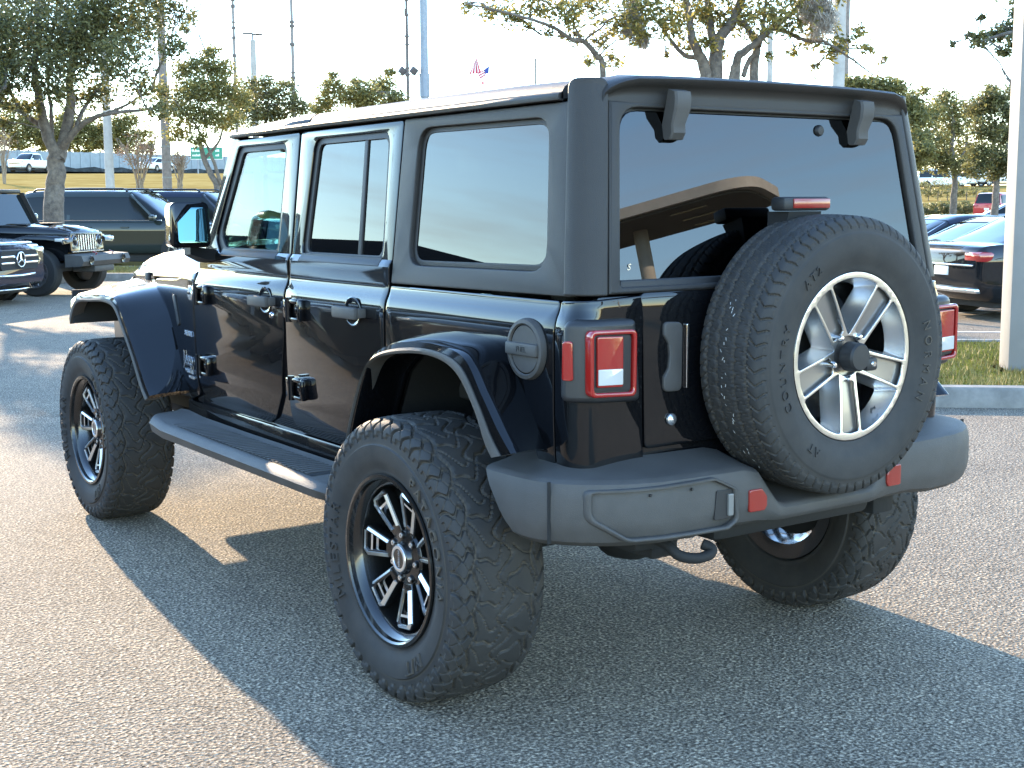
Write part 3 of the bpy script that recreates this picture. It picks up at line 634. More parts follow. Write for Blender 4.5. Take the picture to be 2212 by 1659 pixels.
    bm = panel([rpoly([(-0.781, 1.012), (-0.619, 1.004), (-0.617, 1.188), (-0.781, 1.193)], 0.02), rpoly([(-0.768, 1.0245), (-0.632, 1.0175), (-0.630, 1.1755), (-0.768, 1.1795)], 0.012)], 0.03, 0.005)
    warp(bm, lambda x, z, ww: (-s*x*0.985, -(0.738+ww), z)); bm_obj('lamp_ring', bm, REDLENS, lmp, 40)
    bm = panel([rpoly([(-0.765, 1.027), (-0.635, 1.020), (-0.633, 1.173), (-0.765, 1.177)], 0.01)], 0.004, 0.001); warp(bm, lambda x, z, ww: (-s*x*0.985, -(0.7285+ww), z)); bm_obj('lamp_well', bm, TRIM, lmp)
    bm = panel([rpoly([(-0.758, 1.038), (-0.668, 1.034), (-0.668, 1.172), (-0.758, 1.175)], 0.006)], 0.010, 0.003); warp(bm, lambda x, z, ww: (-s*x*0.985, -(0.738+ww), z)); bm_obj('lamp_lens', bm, REDLENS, lmp)
    bm = panel([rpoly([(-0.757, 1.044), (-0.672, 1.041), (-0.672, 1.084), (-0.757, 1.087)], 0.003)], 0.004, 0.001); warp(bm, lambda x, z, ww: (-s*x*0.985, -(0.7415+ww), z)); bm_obj('reverse_lens', bm, WHITELENS, lmp)
    A = PI*0.07/2
    bm_obj('side_marker', wrap_bm([rpoly([(0.062, 1.055), (0.084, 1.055), (0.083, 1.160), (0.064, 1.163)], 0.007)], s, 0.07, 0.010, 0.003, 0.040, ()), REDLENS, lmp)
    # mirror
    mh = MB(); rings = []
    for y, k, dx in ((1.735, 0.93, 0), (1.74, 1.0, 0), (1.80, 0.98, 0), (1.86, 0.80, 0.01), (1.885, 0.45, 0.01)):
        rr = rpoly([(-0.088, -0.092), (0.088, -0.092), (0.083, 0.092), (-0.080, 0.092)], 0.03)
        rings.append([(s*(0.905-dx+p[0]*k), y, 1.452+p[1]*k) for p in rr])
    mh.loft(rings); mo = mh.build('door_mirror', PAINT, JEEP, 40)
    gm = panel([rpoly([(-0.058, -0.072), (0.060, -0.072), (0.057, 0.072), (-0.055, 0.072)], 0.012)], 0.006, 0.0015)
    warp(gm, lambda x, z, ww: (s*(0.902+x), 1.728-ww-0.004+x*0.16+z*0.16, 1.451+z)); bm_obj('mirror_glass', gm, MIRRORM, mo)
    br = MB(); br.loft([[(s*0.745, 1.98, 1.285), (s*0.745, 1.98, 1.345), (s*0.745, 1.86, 1.345), (s*0.745, 1.86, 1.30)],
                        [(s*0.80, 1.94, 1.292), (s*0.80, 1.94, 1.350), (s*0.80, 1.84, 1.352), (s*0.80, 1.84, 1.305)],
                        [(s*0.885, 1.87, 1.325), (s*0.885, 1.87, 1.362), (s*0.885, 1.80, 1.364), (s*0.885, 1.80, 1.33)]]); br.build('mirror_arm', TRIM, mo, 40)

for s in (-1, 1): build_side(s)

# fuel door on the driver's side
fm = MB(); x0 = 0.778
fm.lathe([(0.070, 0.012), (0.074, 0.018), (0.084, 0.016), (0.088, 0.004), (0.088, -0.004)], (0, 0, 0), 'x', 48)
fm.lathe([(0.0, 0.013), (0.066, 0.013), (0.069, 0.009), (0.070, 0.0)], (0, 0, 0), 'x', 48)
fm.box(0.004, 0.026, -0.070, 0.082, -0.018, 0.018, 0.006)
fo = fm.build('fuel_cap', PLAST, JEEP, 40); fo.scale = (-1, 1, 1); fo.location = (-x0, -0.462, 1.122)
tb = text_bm('FUEL', 0.022, 0.001); warp(tb, lambda x, y, z: (0.0265+z, x*-1, y)); to = bm_obj('fuel_lettering', tb, TRIM, fo)

# rear of the tub and the tailgate
bm_obj('rear_panel', rear_bm([rpoly([(-0.70, 0.80), (0.70, 0.80), (0.70, 1.275), (-0.70, 1.275)], 0.01)], 0.02, 0.002, -0.012), PAINT, JEEP)
TG = bm_obj('tailgate', rear_bm([rpoly([(-0.541, 0.842), (0.541, 0.842), (0.552, 1.20), (0.560, 1.283), (-0.560, 1.283), (-0.550, 1.20)], [0.02, 0.02, 0, 0.02, 0.02, 0])], 0.024, 0.005, 0.001, [1.0, 1.15, 1.2, 1.24]), PAINT, JEEP, 18)
h = panel([rpoly([(-0.480, 1.000), (-0.412, 0.997), (-0.410, 1.194), (-0.480, 1.198), (-0.480, 1.160), (-0.462, 1.135), (-0.458, 1.10), (-0.462, 1.065), (-0.480, 1.04)], [0.02, 0.02, 0.02, 0.02, 0.01, 0.01, 0.02, 0.01, 0.01])], 0.016, 0.005)
warp(h, lambda x, z, ww: (x, -(0.700+ww), z)); bm_obj('tailgate_handle', h, PLAST, TG)
h = panel([rpoly([(-0.397, 1.004), (-0.389, 1.004), (-0.386, 1.188), (-0.397, 1.188)], 0.003)], 0.010, 0.002); warp(h, lambda x, z, ww: (x, -(0.701+ww), z)); bm_obj('handle_trim', h, CHROME, TG)
lk = MB(); lk.lathe([(0.0, -0.012), (0.010, -0.011), (0.0165, -0.006), (0.0175, 0.0)], (-0.448, -0.694, 0.919), 'y', 24); lko = lk.build('tailgate_lock', BADGE, TG)
# spare carrier behind the wheel
ca = MB(); ca.box(-0.20, 0.26, -0.735, -0.685, 0.90, 1.26, 0.02); ca.box(-0.05, 0.10, -0.80, -0.70, 1.0, 1.17, 0.02)
ca.tube([(0.46, -0.70, 0.92), (0.20, -0.73, 0.98)], 0.03); ca.tube([(0.46, -0.70, 1.22), (0.20, -0.73, 1.18)], 0.03)
# brake lamp stem climbing behind the tyre
ca.loft([[(x0_+dx*k, y, z) for dx, y in ((-0.07, -0.70), (0.07, -0.70), (0.07, yb), (-0.07, yb))] for x0_, k, yb, z in ((0.0, 1.2, -0.735, 1.20), (-0.01, 1.2, -0.742, 1.38), (-0.015, 1.0, -0.775, 1.47), (-0.018, 0.95, -0.785, 1.50))])
cao = ca.build('spare_carrier', DARK, JEEP, 40)
bl = MB(); bl.box(-0.112, 0.080, -0.792, -0.735, 1.502, 1.542, 0.010); blo = bl.build('high_brake_lamp', TRIM, JEEP, 40)
b2 = MB(); b2.box(-0.076, 0.074, -0.797, -0.788, 1.509, 1.537, 0.003); b2.build('brake_lens', REDREF, blo)
spare_wheel(JEEP)

# hatch frame, glass and hinges
hf = rpoly([(-0.670, 1.281), (0.670, 1.281), (0.609, 1.806), (-0.609, 1.806)], 0.004)
hw = rpoly([(-0.628, 1.300), (0.628, 1.300), (0.572, 1.790), (-0.572, 1.790)], [0.01, 0.01, 0.075, 0.075])
hg = rpoly([(-0.622, 1.302), (0.622, 1.302), (0.566, 1.781), (-0.566, 1.781)], [0.008, 0.008, 0.068, 0.068])
HF = bm_obj('hardtop_rear_frame', rear_bm([hf, hw], 0.03, 0.007, 0.006), MATTE, JEEP, 20)
bm_obj('frame_inner_lip', rear_bm([[(x*1.012, z) for x, z in hw], [(x*0.975, 1.545+(z-1.545)*0.972) for x, z in hw]], 0.006, 0.001, -0.016), TRIM, HF)
HG = bm_obj('rear_window', rear_bm([hg], 0.005, 0.0015, -0.008), REARG, JEEP, None)
bm_obj('window_bottom_seal', rear_bm([rpoly([(-0.626, 1.286), (0.626, 1.286), (0.622, 1.318), (-0.622, 1.318)], 0.006)], 0.012, 0.004, 0.0), TRIM, HG)
for xc in (-0.388, 0.378):
    hm = MB()
    prof = [(0.640, 1.842), (0.668, 1.835), (0.672, 1.815), (0.668, 1.785), (0.650, 1.745), (0.652, 1.722), (0.640, 1.704), (0.622, 1.703), (0.600, 1.72)]
    ring = []
    for dx, k in ((-0.030, 0.90), (-0.025, 1.0), (0.025, 1.0), (0.030, 0.90)):
        ring.append([(xc+dx*(1 if z > 1.76 else 0.88), -(0.60+(y-0.60)*k), z) for y, z in prof])
    hm.loft(ring); hm.build('window_hinge', PLAST, HG, 35)
wh = MB(); wh.lathe([(0.0, -0.012), (0.013, -0.011), (0.017, -0.006), (0.018, 0.0)], (0.222, -(YS(1.745)-0.008), 1.745), 'y', 20); wh.build('wiper_pivot', TRIM, HG)
tb = text_bm('S', 0.026, 0.0006, 0, 1, shear=0.3); warp(tb, lambda x, y, z: (-0.585+x, -(YS(1.345)-0.0075+z), 1.352+y)); bm_obj('window_sticker', tb, BADGE, HG)

# header above the hatch and the roof
hd = MB(); rings = []
for x in [-0.630, -0.626, -0.615, -0.595, -0.57, -0.53, -0.4, -0.2, 0, 0.2, 0.4, 0.53, 0.57, 0.595, 0.615, 0.626, 0.630]:
    e = max(0, (abs(x)-0.50)/0.13); dz = -0.010*(x/0.62)**2-0.050*(1-math.sqrt(max(0, 1-min(1, e)**2))); dy = 0.036*e*e
    pr = [(0.585, 1.796), (0.612, 1.797), (0.614, 1.808), (0.610, 1.824), (0.612, 1.840), (0.626, 1.855), (0.646, 1.864), (0.650, 1.874), (0.640, 1.881), (0.55, 1.892), (0.45, 1.888), (0.45, 1.80)]
    rings.append([(x, -(y-dy*min(1, max(0, (y-0.60)/0.04))), z+(dz*min(1, (z-1.80)/0.06) if z > 1.80 else 0)) for y, z in pr])
hd.loft(rings); hd.build('rear_header', MATTE, JEEP, 50)
def roof_ring(y, zt):
    """half-height of the crown: side edge stays at the gutter"""
    zg = 1.816; h = zt-zg
    pts = [(0.690, 0.0), (0.688, 0.22), (0.676, 0.48), (0.652, 0.68), (0.60, 0.80), (0.45, 0.90), (0.25, 0.97), (0.0, 1.0)]
    pr = [(x, zg+h*t) for x, t in pts]
    return [(-x, y, z) for x, z in pr]+[(x, y, z) for x, z in pr[-2::-1]]
rf = MB(); rf.loft([roof_ring(y, z) for y, z in ((-0.50, 1.886), (-0.2, 1.893), (0.3, 1.894), (0.8, 1.892), (1.055, 1.889))]+[[(x*0.995, y+0.006, z-0.008) for x, y, z in roof_ring(1.055, 1.889)]]); rf.build('hardtop_roof', MATTE, JEEP, 50)
rf = MB(); rf.loft([[(x*0.995, y-0.006, z-0.008) for x, y, z in roof_ring(1.075, 1.889)]]+[roof_ring(y, z) for y, z in ((1.075, 1.889), (1.3, 1.885), (1.5, 1.876), (1.62, 1.866), (1.72, 1.850), (1.77, 1.834), (1.795, 1.818))]); rf.build('front_roof_panel', MATTE, JEEP, 50)

# windscreen, hood, nose
wsm = MB()
wsm.loft([[(-0.66, 2.11, 1.26), (0.66, 2.11, 1.26)], [(-0.64, 1.80, 1.80), (0.64, 1.80, 1.80)]], False, False); wsm.build('windscreen', CLEARG, JEEP, None)
wf = MB(); wf.box(-0.68, 0.68, 1.755, 1.815, 1.785, 1.812, 0.008); wf.box(-0.70, 0.70, 2.06, 2.14, 1.20, 1.262, 0.01); wf.build('windscreen_frame', PAINT, JEEP)
def hood_ring(y, hw, zs, zt):
    pr = [(hw, zs), (hw-0.002, zs+0.02), (hw-0.02, zs+(zt-zs)*0.62), (hw-0.06, zs+(zt-zs)*0.86), (hw-0.16, zt), (hw*0.5, zt+0.004), (hw*0.42, zt+0.022), (0, zt+0.03)]
    return [(-x, y, z) for x, z in pr]+[(x, y, z) for x, z in pr[-2::-1]]
hd = MB(); hd.loft([hood_ring(*a) for a in ((2.14, 0.675, 1.205, 1.350), (2.6, 0.65, 1.195, 1.340), (3.0, 0.62, 1.185, 1.315), (3.25, 0.60, 1.175, 1.278), (3.40, 0.58, 1.165, 1.225), (3.46, 0.57, 1.14, 1.155))]); HO = hd.build('hood', PAINT, JEEP, 45)
for s in (-1, 1):
    lt = MB(); xx = sorted((s*0.61, s*0.63)); lt.box(xx[0], xx[1], 3.05, 3.10, 1.14, 1.20, 0.006); lt.build('hood_latch', TRIM, HO)
ib = MB(); ib.loft([[(x, y, z) for x, z in ((-hw, 0.80), (hw, 0.80), (hw, 1.19), (-hw, 1.19))] for y, hw in ((2.12, 0.66), (2.7, 0.625), (3.44, 0.57))]); ib.build('inner_fender', PAINT, JEEP)
gr = panel([rpoly([(-0.57, 0.82), (0.57, 0.82), (0.57, 1.15), (0.50, 1.18), (-0.50, 1.18), (-0.57, 1.15)], 0.03)]+[rpoly([(x-0.022, 0.87), (x+0.022, 0.87), (x+0.022, 1.12), (x-0.022, 1.12)], 0.015) for x in [q*0.078 for q in range(-3, 4)]]+[circ(-0.42, 1.02, 0.095), circ(0.42, 1.02, 0.095)], 0.05, 0.006)
warp(gr, lambda x, z, ww: (x, 3.50+ww, z)); GR = bm_obj('grille', gr, PAINT, JEEP)
for s in (-1, 1):
    hl = MB(); hl.lathe([(0, 0.03), (0.06, 0.025), (0.09, 0.0), (0.095, -0.03)], (s*0.42, 3.49, 1.02), 'y', 28); hl.build('headlamp', WHITELENS, GR)
fb = MB(); fb.box(-0.85, 0.85, 3.52, 3.78, 0.60, 0.78, 0.04); fb.box(-0.45, 0.45, 3.45, 3.70, 0.44, 0.62, 0.04); fb.build('front_bumper', PLAST, JEEP)

# rear bumper
PATH = [(-0.900, -0.400), (-0.902, -0.47), (-0.900, -0.55), (-0.892, -0.62), (-0.875, -0.68), (-0.848, -0.725), (-0.812, -0.762), (-0.76, -0.80), (-0.70, -0.832), (-0.62, -0.856), (-0.50, -0.868), (-0.40, -0.873), (-0.33, -0.876), (-0.275, -0.878), (-0.235, -0.879), (-0.20, -0.88), (-0.175, -0.88), (-0.10, -0.88), (0, -0.88)]
PATH = PATH+[(-x, y) for x, y in PATH[-2::-1]]
bp = MB(); rings = []
for i, (x, y) in enumerate(PATH):
    a = Vector(PATH[max(0, i-1)]); b = Vector(PATH[min(len(PATH)-1, i+1)]); t = (b-a).normalized(); n = Vector((t.y, -t.x))   # outward
    ax = abs(x); dip = 1-min(1, max(0, (ax-0.18)/0.12)); dip = dip*dip*(3-2*dip)
    zt = 0.792-0.118*dip; zi = 0.824-0.10*dip
    side = max(0, 1-(i if i < len(PATH)/2 else len(PATH)-1-i)/4.0)
    zb = 0.606+0.012*(ax < 0.5); hh = zt-zb
    ring = []
    for o, z in ((-0.185, zi), (-0.075, zt+0.010), (-0.034, zt+0.004), (-0.018, zt), (-0.008, zt-hh*0.04), (-0.003, zt-hh*0.12), (0.002, zt-hh*0.25), (0.003, zb+hh*0.42), (-0.001, zb+hh*0.27), (-0.012, zb+hh*0.11), (-0.030, zb+0.006), (-0.06, zb), (-0.185, zb)):
        p = Vector((x, y))+n*o
        sl = side*(0.80-z)*0.80 if side else 0
        ring.append((p.x, p.y-sl, z))
    rings.append(ring)
bp.loft(rings); BP = bp.build('rear_bumper', PLAST, JEEP, 30)
def bpos(x):
    xs_ = [p[0] for p in PATH]; ys_ = [p[1] for p in PATH]
    k = [i for i in range(len(PATH)) if True]
    return float(np.interp(x, xs_[1:-1], ys_[1:-1]))
def bump_bm(loops, depth, bev, off, s=1):
    bm = panel(loops, depth, bev, 2, (), [-0.80+0.03*q for q in range(0, 54)])
    return warp(bm, lambda x, z, ww: (s*x, bpos(s*x)-off-ww, z))
o1 = rpoly([(-0.815, 0.772), (-0.450, 0.782), (-0.372, 0.745), (-0.360, 0.650), (-0.40, 0.628), (-0.72, 0.628), (-0.815, 0.690)], [0.02, 0.03, 0.02, 0.02, 0.02, 0.05, 0.04])
o2 = rpoly([(-0.800, 0.764), (-0.452, 0.773), (-0.384, 0.740), (-0.374, 0.655), (-0.405, 0.640), (-0.715, 0.640), (-0.800, 0.698)], [0.016, 0.026, 0.016, 0.016, 0.016, 0.045, 0.036])
bm_obj('plate_surround', bump_bm([o1, o2], 0.024, 0.007, 0.014), PLAST, BP, 40)
bm_obj('lamp_pocket', bump_bm([rpoly([(-0.448, 0.660), (-0.382, 0.660), (-0.382, 0.742), (-0.440, 0.742)], 0.006)], 0.004, 0.001, 0.0062), TRIM, BP)
bm_obj('plate_lamp', bump_bm([rpoly([(-0.402, 0.668), (-0.384, 0.668), (-0.384, 0.730), (-0.402, 0.730)], 0.003)], 0.010, 0.002, 0.013), mat('plate_lamp_lens', (0.16, 0.16, 0.15), 0.2, coat=1.0), BP)
for x, z in ((-0.655, 0.753), (-0.525, 0.757)):
    ho = MB(); ho.lathe([(0, -0.002), (0.004, -0.002), (0.0045, 0.002)], (x, bpos(x)-0.005, z), 'y', 10); ho.build('plate_screw_hole', TRIM, BP)
for s in (-1, 1):
    rf_ = rpoly([(-0.322, 0.666), (-0.264, 0.666), (-0.255, 0.678), (-0.255, 0.706), (-0.275, 0.730), (-0.322, 0.730)], 0.008)
    bm_obj('bumper_reflector', bump_bm([[(-s*x, z) for x, z in rf_]], 0.010, 0.003, 0.009), REDREF, BP)
    seam = [(-0.861, 0.785), (-0.857, 0.785), (-0.857, 0.615), (-0.861, 0.615)]
    sm_ = MB(); X0 = s*0.868; yv = -0.690; xx = sorted((X0-0.002, X0+s*0.0115)); sm_.box(xx[0], xx[1], yv-0.002, yv+0.002, 0.62, 0.79); sm_.build('bumper_seam', DARK, BP)
hk = MB(); hk.tube(catmull([(-0.545, -0.66, 0.60), (-0.540, -0.78, 0.588), (-0.525, -0.82, 0.562), (-0.475, -0.835, 0.549), (-0.425, -0.835, 0.552), (-0.412, -0.828, 0.566), (-0.43, -0.81, 0.578)], 5), 0.0155, 10); hk.build('tow_hook', DARK, JEEP, 60)

# underbody
ub = MB()
ub.box(-0.70, 0.70, -0.62, 2.15, 0.60, 0.66, 0.01)
for s in (-1, 1): xx = sorted((s*0.42, s*0.52)); ub.box(xx[0], xx[1], -0.70, 3.4, 0.52, 0.64, 0.01)
ub.box(-0.32, 0.36, -0.74, -0.52, 0.545, 0.66, 0.03)
ub.box(-0.60, -0.42, -0.72, -0.40, 0.55, 0.64, 0.03)
ub.box(-0.55, -0.15, 0.6, 1.6, 0.44, 0.6, 0.03)
ub.box(-0.40, 0.40, 3.25, 3.50, 0.42, 0.62, 0.03)
ub.box(-0.685, 0.685, 2.18, 3.46, 0.64, 0.98, 0.02)
ub.build('chassis', DARK, JEEP, 30)
ax = MB(); ax.cyl((-0.70, 0, 0.44), (0.70, 0, 0.44), 0.045, n=16); ax.lathe([(0, -0.14), (0.08, -0.12), (0.14, -0.05), (0.15, 0.03), (0.10, 0.12), (0.04, 0.18)], (-0.02, 0, 0.44), 'y', 24); ax.build('rear_axle', DARK, JEEP, 50)
ax = MB(); ax.cyl((-0.70, 3.008, 0.44), (0.70, 3.008, 0.44), 0.045, n=16); ax.lathe([(0, -0.14), (0.08, -0.12), (0.14, -0.05), (0.15, 0.03), (0.10, 0.12)], (0.2, 3.008, 0.44), 'y', 24); ax.build('front_axle', DARK, JEEP, 50)
for s in (-1, 1):
    sh = MB(); sh.cyl((s*0.44, -0.13, 0.72), (s*0.52, -0.10, 0.52), 0.034, n=16); sh.cyl((s*0.52, -0.10, 0.52), (s*0.56, -0.085, 0.43), 0.018, n=12); sh.cyl((s*0.56, -0.13, 0.425), (s*0.56, -0.03, 0.425), 0.022, n=12); sh.build('shock_absorber', STEEL, JEEP, 40)
    cs = MB(); cs.tube([(s*0.45+0.06*math.cos(a), 0.06+0.06*math.sin(a), 0.46+a*0.0065) for a in [q*0.4 for q in range(95)]], 0.008, 6); cs.build('coil_spring', DARK, JEEP, 60)

# wheels
wl = off_road_wheel('wheel', (-0.845, 0, 0.440), JEEP, -1, 0.0)
def twin(x, y, rz, tilt):
    c = copy_tree(wl, JEEP); c.location = (x, y, 0.440); c.rotation_euler = (tilt, 0, rz)
    return c
twin(-0.845, 3.008, 0, math.radians(0)); twin(0.845, 0, PI, 0.3); twin(0.845, 3.008, PI, 0.7)

# cabin
INT = SEATM
def seat(x, y, w=0.50):
    t = MB(); t.box(x-w/2, x+w/2, y-0.25, y+0.25, 0.86, 1.00, 0.05); t.build('seat_cushion', INT, JEEP)
    t = MB(); t.loft([[(x+a*w/2*k, y-0.22-0.10*q+b, 0.95+0.62*q) for a, b in ((-1, -0.05), (-0.8, -0.075), (0.8, -0.075), (1, -0.05), (1, 0.05), (0.7, 0.035), (-0.7, 0.035), (-1, 0.05))] for q, k in ((0, 0.95), (0.3, 1), (0.75, 0.95), (0.95, 0.8), (1.0, 0.6))]); so_ = t.build('seat_back', INT, JEEP, 60)
    t = MB(); t.box(x-0.14, x+0.14, y-0.38, y-0.28, 1.575, 1.73, 0.04); t.build('headrest', INT, so_)
for x in (-0.37, 0.37): seat(x, 1.12)
for x in (-0.36, 0.0, 0.36): seat(x, 0.30, 0.36)
t = MB(); t.loft([[(x, y, z) for y, z in ((1.98, 1.26), (1.80, 1.285), (1.72, 1.24), (1.74, 1.05), (1.98, 0.9))] for x in (-0.68, 0.68)]); t.build('dashboard', INT, JEEP)
t = MB(); t.tube([(-0.37+0.185*math.cos(a), 1.62+0.05*math.sin(a), 1.22+0.175*math.sin(a)) for a in [q*PI/14 for q in range(29)]], 0.015, 8); t.tube([(-0.55, 1.62, 1.22), (-0.19, 1.62, 1.22)], 0.02); t.tube([(-0.37, 1.62, 1.22), (-0.37, 1.80, 1.18)], 0.03); t.build('steering_wheel', TRIM, JEEP)
t = MB()
for s in (-1, 1):
    t.tube([(s*0.60, 1.80, 1.76), (s*0.61, 1.10, 1.79), (s*0.61, -0.40, 1.79)], 0.035); t.tube([(s*0.62, 1.05, 0.7), (s*0.61, 1.05, 1.79)], 0.04); t.tube([(s*0.61, 0.10, 1.79), (s*0.60, -0.45, 1.2)], 0.035)
t.tube([(-0.61, 1.05, 1.79), (0.61, 1.05, 1.79)], 0.035); t.tube([(-0.61, -0.38, 1.79), (0.61, -0.38, 1.79)], 0.03); t.build('roll_bar', INT, JEEP)
t = MB(); t.box(-0.69, 0.69, -0.60, 1.95, 0.68, 0.72); t.box(-0.64, 0.64, -0.45, 1.72, 1.815, 1.822); t.build('cabin_lining', INT, JEEP)
t = MB(); t.box(-0.12, 0.12, 1.63, 1.66, 1.66, 1.73, 0.01); t.build('rear_view_mirror', TRIM, JEEP)
# ------------------------------------------------------------------ ground and terrain
def asphalt_mat():
    m = bpy.data.materials.new('asphalt'); m.use_nodes = True; n = m.node_tree.nodes; l = m.node_tree.links.new; b = n['Principled BSDF']
    t = n.new('ShaderNodeTexCoord')
    def noise_(sc, det, rough=0.6):
        z = n.new('ShaderNodeTexNoise'); z.inputs['Scale'].default_value = sc; z.inputs['Detail'].default_value = det; z.inputs['Roughness'].default_value = rough; l(t.outputs['Object'], z.inputs['Vector']); return z
    def ramp(src, stops):
        r = n.new('ShaderNodeValToRGB'); e = r.color_ramp.elements
        while len(e) < len(stops): e.new(0.5)
        for i, (p, c) in enumerate(stops): e[i].position = p; e[i].color = (*c, 1)
        l(src, r.inputs[0]); return r
    grain = noise_(90, 4, 0.65); big = noise_(0.55, 5, 0.6); mid = noise_(6, 4)
    vo = n.new('ShaderNodeTexVoronoi'); vo.inputs['Scale'].default_value = 82; l(t.outputs['Object'], vo.inputs['Vector'])
    g = ramp(grain.outputs['Fac'], [(0.36, (0.056, 0.046, 0.036)), (0.50, (0.184, 0.155, 0.121)), (0.62, (0.46, 0.39, 0.30))])
    v = ramp(vo.outputs['Color'], [(0.0, (0.62, 0.62, 0.62)), (0.55, (1.0, 1.0, 1.0)), (0.95, (1.55, 1.5, 1.42))])
    bg_ = ramp(big.outputs['Fac'], [(0.3, (0.86, 0.86, 0.87)), (0.7, (1.12, 1.11, 1.08))])
    md = ramp(mid.outputs['Fac'], [(0.3, (0.90, 0.90, 0.90)), (0.7, (1.08, 1.08, 1.07))])
    st = noise_(1.3, 6, 0.7); sr = ramp(st.outputs['Fac'], [(0.30, (0.72, 0.71, 0.70)), (0.42, (1.0, 1.0, 1.0)), (0.62, (1.0, 1.0, 1.0)), (0.75, (1.10, 1.08, 1.05))])
    def mul(a, c):
        x = n.new('ShaderNodeMix'); x.data_type = 'RGBA'; x.blend_type = 'MULTIPLY'; x.inputs[0].default_value = 1; l(a, x.inputs[6]); l(c, x.inputs[7]); return x.outputs[2]
    l(mul(mul(mul(mul(g.outputs[0], v.outputs[0]), bg_.outputs[0]), md.outputs[0]), sr.outputs[0]), b.inputs['Base Color'])
    b.inputs['Roughness'].default_value = 0.85; b.inputs['Specular IOR Level'].default_value = 0.12
    ad = n.new('ShaderNodeMath'); ad.operation = 'ADD'; l(grain.outputs['Fac'], ad.inputs[0]); l(vo.outputs['Distance'], ad.inputs[1])
    bp_ = n.new('ShaderNodeBump'); bp_.inputs['Strength'].default_value = 0.9; bp_.inputs['Distance'].default_value = 0.009; l(ad.outputs[0], bp_.inputs['Height']); l(bp_.outputs[0], b.inputs['Normal'])
    return m
ASPH = asphalt_mat()
GRASSM = mat('dry_winter_grass', (0.22, 0.145, 0.042), 0.95, col2=(0.37, 0.27, 0.10), vscale=0.5, bump=0.35, bscale=9, coord='Object', bdist=0.03, spec=0.0)
GREENG = mat('green_grass', (0.055, 0.075, 0.015), 0.9, col2=(0.17, 0.16, 0.035), vscale=3.0, bump=1.0, bscale=60, bdist=0.02, spec=0.0)
CONC = mat('kerb_concrete', (0.20, 0.19, 0.17), 0.85, var=0.25, vscale=6, bump=0.4, bscale=120)
WALLM = mat('grey_concrete_wall', (0.26, 0.29, 0.30), 0.85, var=0.10, vscale=1.5, bump=0.2, bscale=30)
POLEC = mat('pale_concrete_pole', (0.36, 0.34, 0.31), 0.8, var=0.15, vscale=3, bump=0.2, bscale=60)
POLEG = mat('galvanised_pole', (0.22, 0.24, 0.27), 0.5, metal=0.4, var=0.12)
WOODP = mat('weathered_wood_pole', (0.20, 0.17, 0.15), 0.9, var=0.25, vscale=6, bump=0.4, bscale=40)
MASTM = mat('dark_mast', (0.10, 0.085, 0.08), 0.7)
BARK = mat('grey_bark', (0.085, 0.070, 0.058), 0.95, col2=(0.20, 0.165, 0.13), vscale=9, bump=1.0, bscale=28, bdist=0.02)

FAZ = math.atan2(CF.x, CF.y)
def terr(x, y):
    dx, dy = x-CAM.x, y-CAM.y; r = math.hypot(dx, dy); az = math.atan2(dx, dy)-FAZ
    az = (az+PI) % (2*PI)-PI
    lz = np.interp(r, [0, 36, 60, 100, 145, 158, 200, 900], [0, 0, 1.95, 3.55, 5.0, 5.45, 5.7, 6.0])
    rz = np.interp(r, [0, 72, 100, 165, 900], [0, 0, 0.55, 3.4, 6.0])
    k = min(1, max(0, (az-math.radians(3))/math.radians(10))); k = k*k*(3-2*k)
    back = 1-min(1, max(0, (abs(az)-math.radians(27))/math.radians(12)))
    return (lz*(1-k)+rz*k)*back
def polar_sheet(rs, azs, zf):
    M = MB(); vs = []; fs = []; na = len(azs)
    for r in rs:
        for a in azs:
            x = CAM.x+r*math.sin(FAZ+a); y = CAM.y+r*math.cos(FAZ+a); vs.append((x, y, zf(x, y, r, a)))
    for i in range(len(rs)-1):
        for j in range(na-1): fs.append((i*na+j, i*na+j+1, (i+1)*na+j+1, (i+1)*na+j))
    M.add(vs, fs); return M
azs = [math.radians(a) for a in np.linspace(-180, 180, 181)]
g = polar_sheet([0.3, 4, 10, 20, 30, 36, 38, 40, 42, 44, 50, 55, 62, 70, 80, 90, 100, 120, 140, 165, 200, 300, 500, 900], azs, lambda x, y, r, a: terr(x, y)-0.06)
tag(g.build('grass_field', GRASSM, None, 60), kind='structure')
def lot(x, y, r, a):
    return max(0.0, terr(x, y)+0.012) if r < 99 else terr(x, y)-0.3
gl = MB()
g = polar_sheet([0.0, 2, 4, 7, 10, 15, 20, 25, 30, 34, 36.6], azs, lambda x, y, r, a: 0.0); tag(g.build('parking_lot', ASPH, None, 60), kind='structure')
az2 = [math.radians(a) for a in np.linspace(13.0, 42, 24)]
g = polar_sheet([36.6, 45, 60, 72, 80, 90, 97], az2, lambda x, y, r, a: max(0.0, terr(x, y)+0.010) if a > math.radians(6) else 0.0); tag(g.build('far_lot', ASPH, None, 60), kind='structure')

